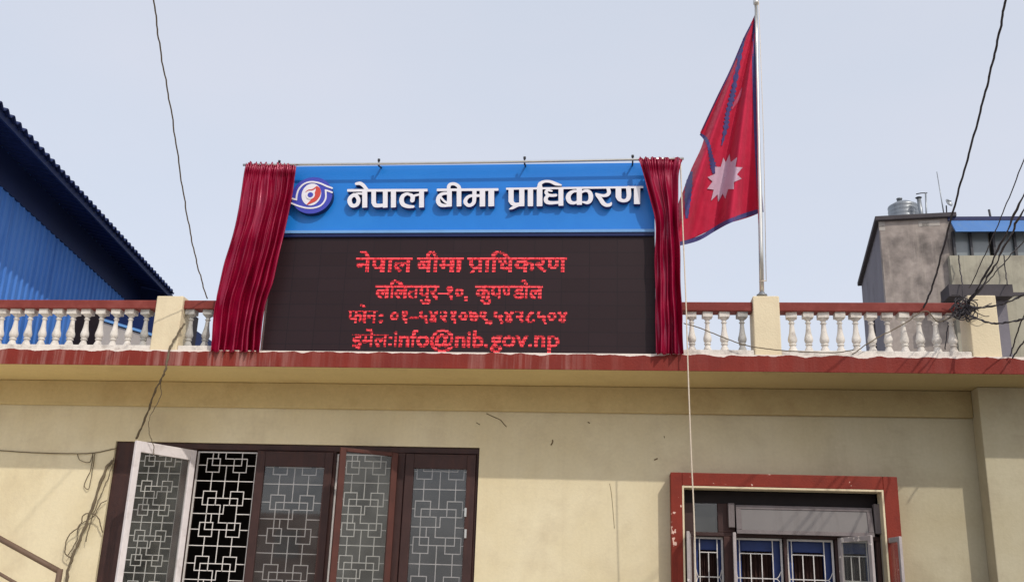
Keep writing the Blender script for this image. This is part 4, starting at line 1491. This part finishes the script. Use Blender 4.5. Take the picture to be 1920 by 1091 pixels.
for t, zz in ((Ls * .55, zc - 3.2), (Ls * .55, zc - 6.0)):
    MB().obox(cb + sD * t - fD * .04 + up * zz, sD * 1.2, fD * .05, up * 1.3).build('window', darkslab, con)

# water tank on its roof
zt = zc + .13
tkc = plane_hit(1694, 398, cA + sD * 1.6, -sD)
px_m = np.linalg.norm(plane_hit(1695, 398, cA + sD * 1.6, -sD) - tkc)
R_ = 29 * px_m
tk = thing('water_tank', (tkc[0], tkc[1], zt), 'ribbed steel water tank on the flat concrete roof', 'water tank')


def roof_pt(px, back=1.0):
    p = plane_hit(px, 398, cA + sD * back, -sD)
    return np.array((p[0], p[1], zt))


def h_at(px, py, base):
    """height at which the sight line px,py passes the vertical through base"""
    d = ray(px, py); t = np.dot((base - CAM)[:2], d[:2]) / np.dot(d[:2], d[:2])
    return (CAM + t * d)[2]


zsh, zcn, zld = h_at(1694, 388, tkc) - zt, h_at(1694, 379.5, tkc) - zt, h_at(1689, 371, tkc) - zt
prof = [(R_ * (1 + .016 * math.sin(k * 1.9)), zsh * k / 25) for k in range(26)]
prof += [(R_ * .97, zsh + .01), (R_ * .55, zcn - .02), (R_ * .3, zcn)]
MB().lathe(prof, tkc[0], tkc[1], zt, 32).build('tank_body', tanksteel, tk)
MB().lathe([(R_ * .17, 0), (R_ * .17, zld - zcn - .02), (R_ * .2, zld - zcn - .02), (R_ * .2, zld - zcn), (R_ * .05, zld - zcn + .01)],
           tkc[0] - R_ * .2, tkc[1], zt + zcn - .03, 16).build('lid', tanksteel, tk)


b0 = roof_pt(1729)
vp_ = thing('vent_pipe', tuple(b0), 'thick grey capped vent pipe beside the water tank', 'pipe')
hz = h_at(1726, 371, b0); pm = px_m
MB().tube([b0, np.array((b0[0] - .06, b0[1], hz))], 4 * pm, 10).build('pipe', tanksteel, vp_)
MB().lathe([(5 * pm, -pm), (6.5 * pm, 0), (5 * pm, pm)], b0[0] - .06, b0[1], hz, 12).build('cap', darkmetal, vp_)
b1 = roof_pt(1735)
an = thing('antenna', tuple(b1), 'short T-shaped metal aerial post next to the vent pipe', 'antenna')
hz = h_at(1738, 361, b1)
MB().tube([b1, np.array((b1[0] + .06, b1[1], hz))], 1.6 * pm, 8).build('post', tanksteel, an)
MB().tube([np.array((b1[0] - 14 * pm, b1[1], hz - 2.5 * pm)), np.array((b1[0] - 5 * pm, b1[1], hz - .5 * pm)), np.array((b1[0] + 7 * pm, b1[1], hz))], 1.1 * pm, 8).build('crossbar', darkmetal, an)
b2 = roof_pt(1771)
ms = thing('mast', tuple(b2), 'tall thin aerial mast on the concrete roof', 'mast')
hz = h_at(1764.5, 322, b2)
MB().tube([b2, np.array((b2[0] - .1, b2[1], hz))], [1.5 * pm, .7 * pm], 8).build('pole', tanksteel, ms)
MB().lathe([(.08, 0), (.08, .03), (.05, .05)], b2[0], b2[1], b2[2], 10).build('base_plate', darkmetal, ms)
b3 = roof_pt(1773.5)
ds = thing('satellite_dish', tuple(b3), 'small grey satellite dish beside the tall mast', 'satellite dish')
zd = h_at(1776, 384, b3)
MB().tube([b3, np.array((b3[0] + 2 * pm, b3[1], zd - .02))], 1.3 * pm, 8).build('post', darkmetal, ds)
dm = MB(); Gd = []
nrm = np.array((.55, -.75, .35)); nrm /= np.linalg.norm(nrm)
ta = np.cross(nrm, up); ta /= np.linalg.norm(ta); tb = np.cross(nrm, ta)
cc = np.array((b3[0] + 3 * pm, b3[1] - .1, zd))
for r in np.linspace(0.01, 1, 7):
    Gd.append([cc + 8.5 * pm * r * (math.cos(a) * ta + math.sin(a) * tb) + nrm * 3 * pm * r * r for a in np.linspace(0, 2 * math.pi, 25)])
dm.grid(np.array(Gd)); do = dm.build('dish', tanksteel, ds)
sd = do.modifiers.new('thickness', 'SOLIDIFY'); sd.thickness = .02
MB().tube([cc - tb * 7 * pm, cc + nrm * 9 * pm], .5 * pm, 6).build('arm', darkmetal, ds)

# ------------------------------------------------------------------ house with the blue eaves, far right
YH = 14.6
hx0, hx1 = X(1787, 440, YH), X(2060, 440, YH)
zb1, zb0 = Zh(1850, 411, YH), Zh(1850, 440, YH)
zw0 = Zh(1850, 479, YH)
hs = thing('blue_roofed_house', ((hx0 + hx1) / 2, YH + 2, 0), 'pale cement house with blue sheet eaves above a row of windows', 'house')
MB().box(hx0 - .15, hx1, YH, YH + 6, 0, zw0).build('wall', concrete2, hs)
MB().box(hx0 - .1, hx1, YH + .3, YH + 6, zw0 + .002, zb1).build('upper_wall', concrete2, hs)
rs_ = MB(); rs_.obox((hx0, YH - .25, zb0), (hx1 - hx0, 0, 0), (0, .35, zb1 - zb0), (0, .06, .0))
rs_.build('roof', bluesheet, hs)
MB().box(hx0 - .05, hx1, YH + .1, YH + .5, zb1 + .01, zb1 + .12).build('roof_cap', signnavy, hs)
for k, (pa, pb_) in enumerate(((1770, 1788), (1793, 1822), (1825, 1858), (1868, 1905), (1908, 1945))):
    a, b = X(pa, 458, YH), X(pb_, 458, YH)
    if k == 0: continue
    wdw = MB().box(a - .06, a, YH + .05, YH + .297, zw0 + .003, zb0 + .12).build('window', darkmetal, hs)
    pn = MB(); pn.quad((a, YH + .15, zw0 + .01), (b, YH + .15, zw0 + .01), (b, YH + .15, zb0 + .12), (a, YH + .15, zb0 + .12)); pn.build('pane', winglass_far, wdw)
cz1, cz0 = Zh(1840, 533, YH - .7), Zh(1840, 555, YH - .7)
MB().box(X(1779, 540, YH - .7), X(1899, 540, YH - .7), YH - .7, YH - .002, cz0, cz1).build('canopy', darkslab, hs)
MB().box(X(1868, 600, YH - .3), X(1891, 600, YH - .3), YH - .3, YH - .002, 0, cz0 - .002).build('added_pier_side_strip', concrete_side, hs)  # added strip, stands in for the dark right side of the last pier
ln_ = MB(); ln_.box(X(1895, 533, YH), hx1, YH - .03, YH - .002, cz1 - .08, cz1)
ln_.build('string_course', darkslab, hs)
b4 = np.array((X(1858, 408, YH + .5), YH + .5, zb1 + .12))
sp = MB(); sp.tube([b4, b4 + np.array((-.03, 0, h_at(1857, 393, b4) - b4[2]))], .03, 6)
sp.tube([b4 + np.array((-.12, 0, .1)), b4 + np.array((.1, 0, .14))], .02, 6)
tag(sp.build('aerial', darkmetal, None, origin=b4), 'tiny thin aerial on the blue roof cap', 'antenna')


# ------------------------------------------------------------------ cables
def cable(label, pts, r, m=rubber, name='cable', strands=1, wob=0.0, group=None, seed=1, cat='cable', n=10):
    """pts: (px, py, Y) fixing points of the span"""
    P = smooth_pts([W(*p) for p in pts], n)
    rnd = random.Random(seed)
    mb = MB()
    ph = [rnd.uniform(0, 6.28) for _ in range(6)]
    for s in range(strands):
        Q = []
        for i, p in enumerate(P):
            a = i * .5 + 2 * math.pi * s / strands
            off = np.array((math.cos(a), 0, math.sin(a))) * (r * .75 if strands > 1 else 0)
            off += wob * np.array((math.sin(i * .9 + ph[0]) + .6 * math.sin(i * 2.3 + ph[1]), .5 * math.sin(i * 1.3 + ph[2]), .5 * math.sin(i * 1.7 + ph[3])))
            Q.append(p + off)
        mb.tube(Q, r, 6)
    o = mb.build(name, m, None, origin=P[len(P) // 2])
    return tag(o, label, cat, group)


cable('thin grey wire dropping through the sky left of the sign', [(285, -30, -4.2), (300, 90, -3.6), (322, 215, -2.9), (345, 370, -2.0), (366, 480, -1.4), (388, 560, -.9)], .0075, greycable, wob=.004, seed=3, n=14)
cable('thick twisted black cable bundle rising steeply to the upper right', [(1732, 577, -.9), (1752, 525, -1.2), (1790, 385, -2.0), (1838, 210, -3.0), (1872, 70, -3.8), (1890, -30, -4.3)], .0066, rubber, strands=3, wob=.003, seed=5, n=16)
gw = 'black overhead wires fanning from the tangle'
cable('black overhead wire highest of the fan, passing in front of the blue eaves', [(1818, 540, -.9), (1850, 470, -1.5), (1880, 400, -2.2), (1925, 288, -3.2)], .006, group=gw, wob=.003, seed=6)
cable('black overhead wire second of the fan, crossing the right edge above the eaves', [(1806, 580, -.92), (1842, 525, -1.3), (1885, 440, -2.0), (1930, 340, -3.0)], .0075, strands=2, group=gw, wob=.006, seed=7)
cable('black overhead wire third of the fan, crossing the right edge level with the blue eaves', [(1812, 575, -.95), (1852, 520, -1.4), (1890, 450, -2.2), (1930, 372, -3.0)], .007, strands=2, group=gw, wob=.008, seed=8)
cable('black overhead wire lowest of the steep fan, crossing the right edge at the window row', [(1815, 570, -1), (1850, 530, -1.4), (1885, 490, -2.0), (1930, 440, -3.0)], .006, group=gw, wob=.006, seed=9)
cable('kinked black wire leaving the tangle level towards the right', [(1808, 572, -.97), (1835, 577, -1.2), (1870, 572, -1.5), (1890, 566, -1.7), (1930, 548, -2.2)], .007, strands=2, group=gw, wob=.006, seed=10)
cable('black wire sagging right from below the tangle across the last pier', [(1806, 584, -.97), (1830, 596, -1.2), (1860, 606, -1.4), (1890, 604, -1.6), (1930, 596, -2.0)], .007, strands=2, group=gw, wob=.006, seed=11)
cable('black wire slanting from the right edge down to the red ledge', [(1930, 570, -1.6), (1912, 610, -1.3), (1900, 648, -1.05), (1894, 668, -1.0)], .008, wob=.003, seed=12)
cable('short black wire at the far right edge above the red ledge', [(1930, 628, -1.4), (1912, 650, -1.1), (1898, 672, -1.0)], .009, wob=.003, seed=13)
cable('black wire hanging down the wall of the cement house', [(1797, 478, 14.4), (1800, 505, 14.4), (1804, 530, 13.8), (1806, 560, 13.7)], .016, wob=.006, seed=14)
cable('second black wire on the cement house, right of the canopy middle', [(1882, 478, 14.4), (1886, 515, 14.4), (1889, 534, 13.7)], .016, wob=.006, seed=15)
cable('grey wire trailing from the tangle down left across the balusters', [(1800, 582, -.93), (1760, 603, -.96), (1735, 583, -.96), (1690, 610, -.97), (1640, 636, -.98), (1598, 664, -.985)], .006, greycable, wob=.004, seed=16)
cable('grey wire looping across the front of the flagpole pier', [(1282, 606, -.96), (1310, 614, -.97), (1345, 628, -.97), (1390, 645, -.985), (1425, 652, -.99), (1480, 658, -.99), (1560, 661, -.99), (1600, 656, -.98)], .006, greycable, wob=.002, seed=17)
cable('black wire dropping behind the right end balusters', [(1780, 592, -.70), (1776, 620, -.69), (1772, 655, -.68)], .006, wob=.003, seed=18)
cable('pale thin wire sagging across the blue shed under its eaves', [(-20, 262, 7.0), (60, 368, 8.5), (125, 440, 10.0), (180, 490, 12), (216, 512, 14)], .022, greycable, wob=.01, seed=19)
# coil of slack wire tied at the pier
tg = MB(); rnd = random.Random(21)
ctr = W(1807, 580, -.98)
for k in range(25):
    rr = rnd.uniform(.025, .10); tilt = rnd.uniform(-.9, .9); yaw_ = rnd.uniform(-.9, .9)
    c0 = ctr + np.array((rnd.uniform(-.07, .06), rnd.uniform(-.07, .03), rnd.uniform(-.07, .07)))
    e1 = np.array((math.cos(yaw_), math.sin(yaw_) * .6, 0)); e2 = np.array((math.sin(tilt) * .4, math.sin(tilt) * .5, math.cos(tilt)))
    arc = rnd.uniform(3.5, 7); a0 = rnd.uniform(0, 6.28)
    tg.tube([c0 + rr * (1 + .25 * math.sin(3 * a + k)) * (math.cos(a0 + a) * e1 + math.sin(a0 + a) * e2 * rnd.uniform(.95, 1.05)) for a in np.linspace(0, arc, 26)], .0062, 5)
for k in range(12):
    e_ = ctr + np.array((rnd.uniform(-.28, .3), rnd.uniform(-.1, .02), rnd.uniform(-.25, .2)))
    tg.tube(smooth_pts([ctr + np.array((rnd.uniform(-.05, .05), -.02, rnd.uniform(-.05, .05))), (ctr + e_) / 2 + np.array((rnd.uniform(-.06, .06), -.03, rnd.uniform(-.06, .06))), e_], 6), .005, 5)
tag(tg.build('wire_coil', rubber, None, origin=ctr), 'knotted tangle of black wires at the end of the right rail', 'wires')
# wires on the left
cable('brown twin wire falling from the left pier past the ledge to the white leaf', [(346, 606, -.95), (330, 632, -.96), (318, 655, -1.0), (311, 690, -1.0), (304, 708, -.9), (290, 735, -.6), (276, 775, -.25), (256, 822, -.06)], .0085, greycable, strands=2, wob=.004, seed=22)
cable('thin brown wire looping over the top of the white open leaf', [(300, 716, -.88), (302, 740, -.8), (290, 765, -.75), (280, 785, -.72), (280, 812, -.7), (288, 835, -.62), (288, 852, -.55)], .005, greycable, wob=.003, seed=23)
cable('thin level wire pinned along the wall left of the dark window', [(-15, 843, -.015), (60, 848, -.012), (140, 850, -.02), (180, 848, -.012), (218, 840, -.01)], .006, greycable, wob=.002, seed=24)
cable('small loop of thin wire hanging beside the dark window corner', [(145, 850, -.02), (150, 862, -.03), (168, 866, -.03), (174, 850, -.02), (170, 880, -.02), (158, 908, -.02), (166, 916, -.03), (172, 890, -.02), (178, 850, -.02)], .005, greycable, wob=.002, seed=25)
cable('thick brown cable slanting down along the dark window jamb', [(212, 862, -.02), (196, 885, -.03), (170, 960, -.05), (150, 1010, -.06), (130, 1060, -.07), (122, 1110, -.08)], .012, greycable, strands=2, wob=.006, seed=26)
cable('thin brown wire running beside the thick slanting cable', [(214, 858, -.02), (205, 890, -.04), (188, 930, -.05), (172, 972, -.06), (160, 1015, -.06)], .006, greycable, wob=.005, seed=27)
cable('arched brown wire springing from the slanting cable', [(192, 998, -.04), (184, 970, -.08), (170, 962, -.10), (156, 966, -.10), (150, 985, -.09), (128, 1005, -.08), (122, 1035, -.08), (132, 1045, -.08)], .007, greycable, wob=.003, seed=28)
cable('brown wire curling low beside the hand rail', [(200, 938, -.03), (188, 945, -.06), (175, 968, -.06), (148, 985, -.05), (145, 1010, -.05), (128, 1040, -.06)], .006, greycable, wob=.003, seed=29)

# stair hand rail in the lower left corner
ha, hb_ = W(-30, 993, -.45), W(112, 1071, -.45)
hr = thing('hand_rail', tuple(hb_ * np.array((1, 1, 0))), 'sloping brown two-bar hand rail in front of the yellow wall', 'hand rail')
MB().tube([ha, ha + (hb_ - ha) * .5, hb_], .033, 10).build('top_bar', railpaint, hr)
hc, hd_ = W(-30, 1058, -.45), W(60, 1110, -.45)
MB().tube([hc, hd_], .02, 8).build('lower_bar', railpaint, hr)
MB().tube([hb_ + np.array((.0, 0, .03)), np.array((hb_[0], hb_[1], 0))], .035, 10).build('post', railpaint, hr)
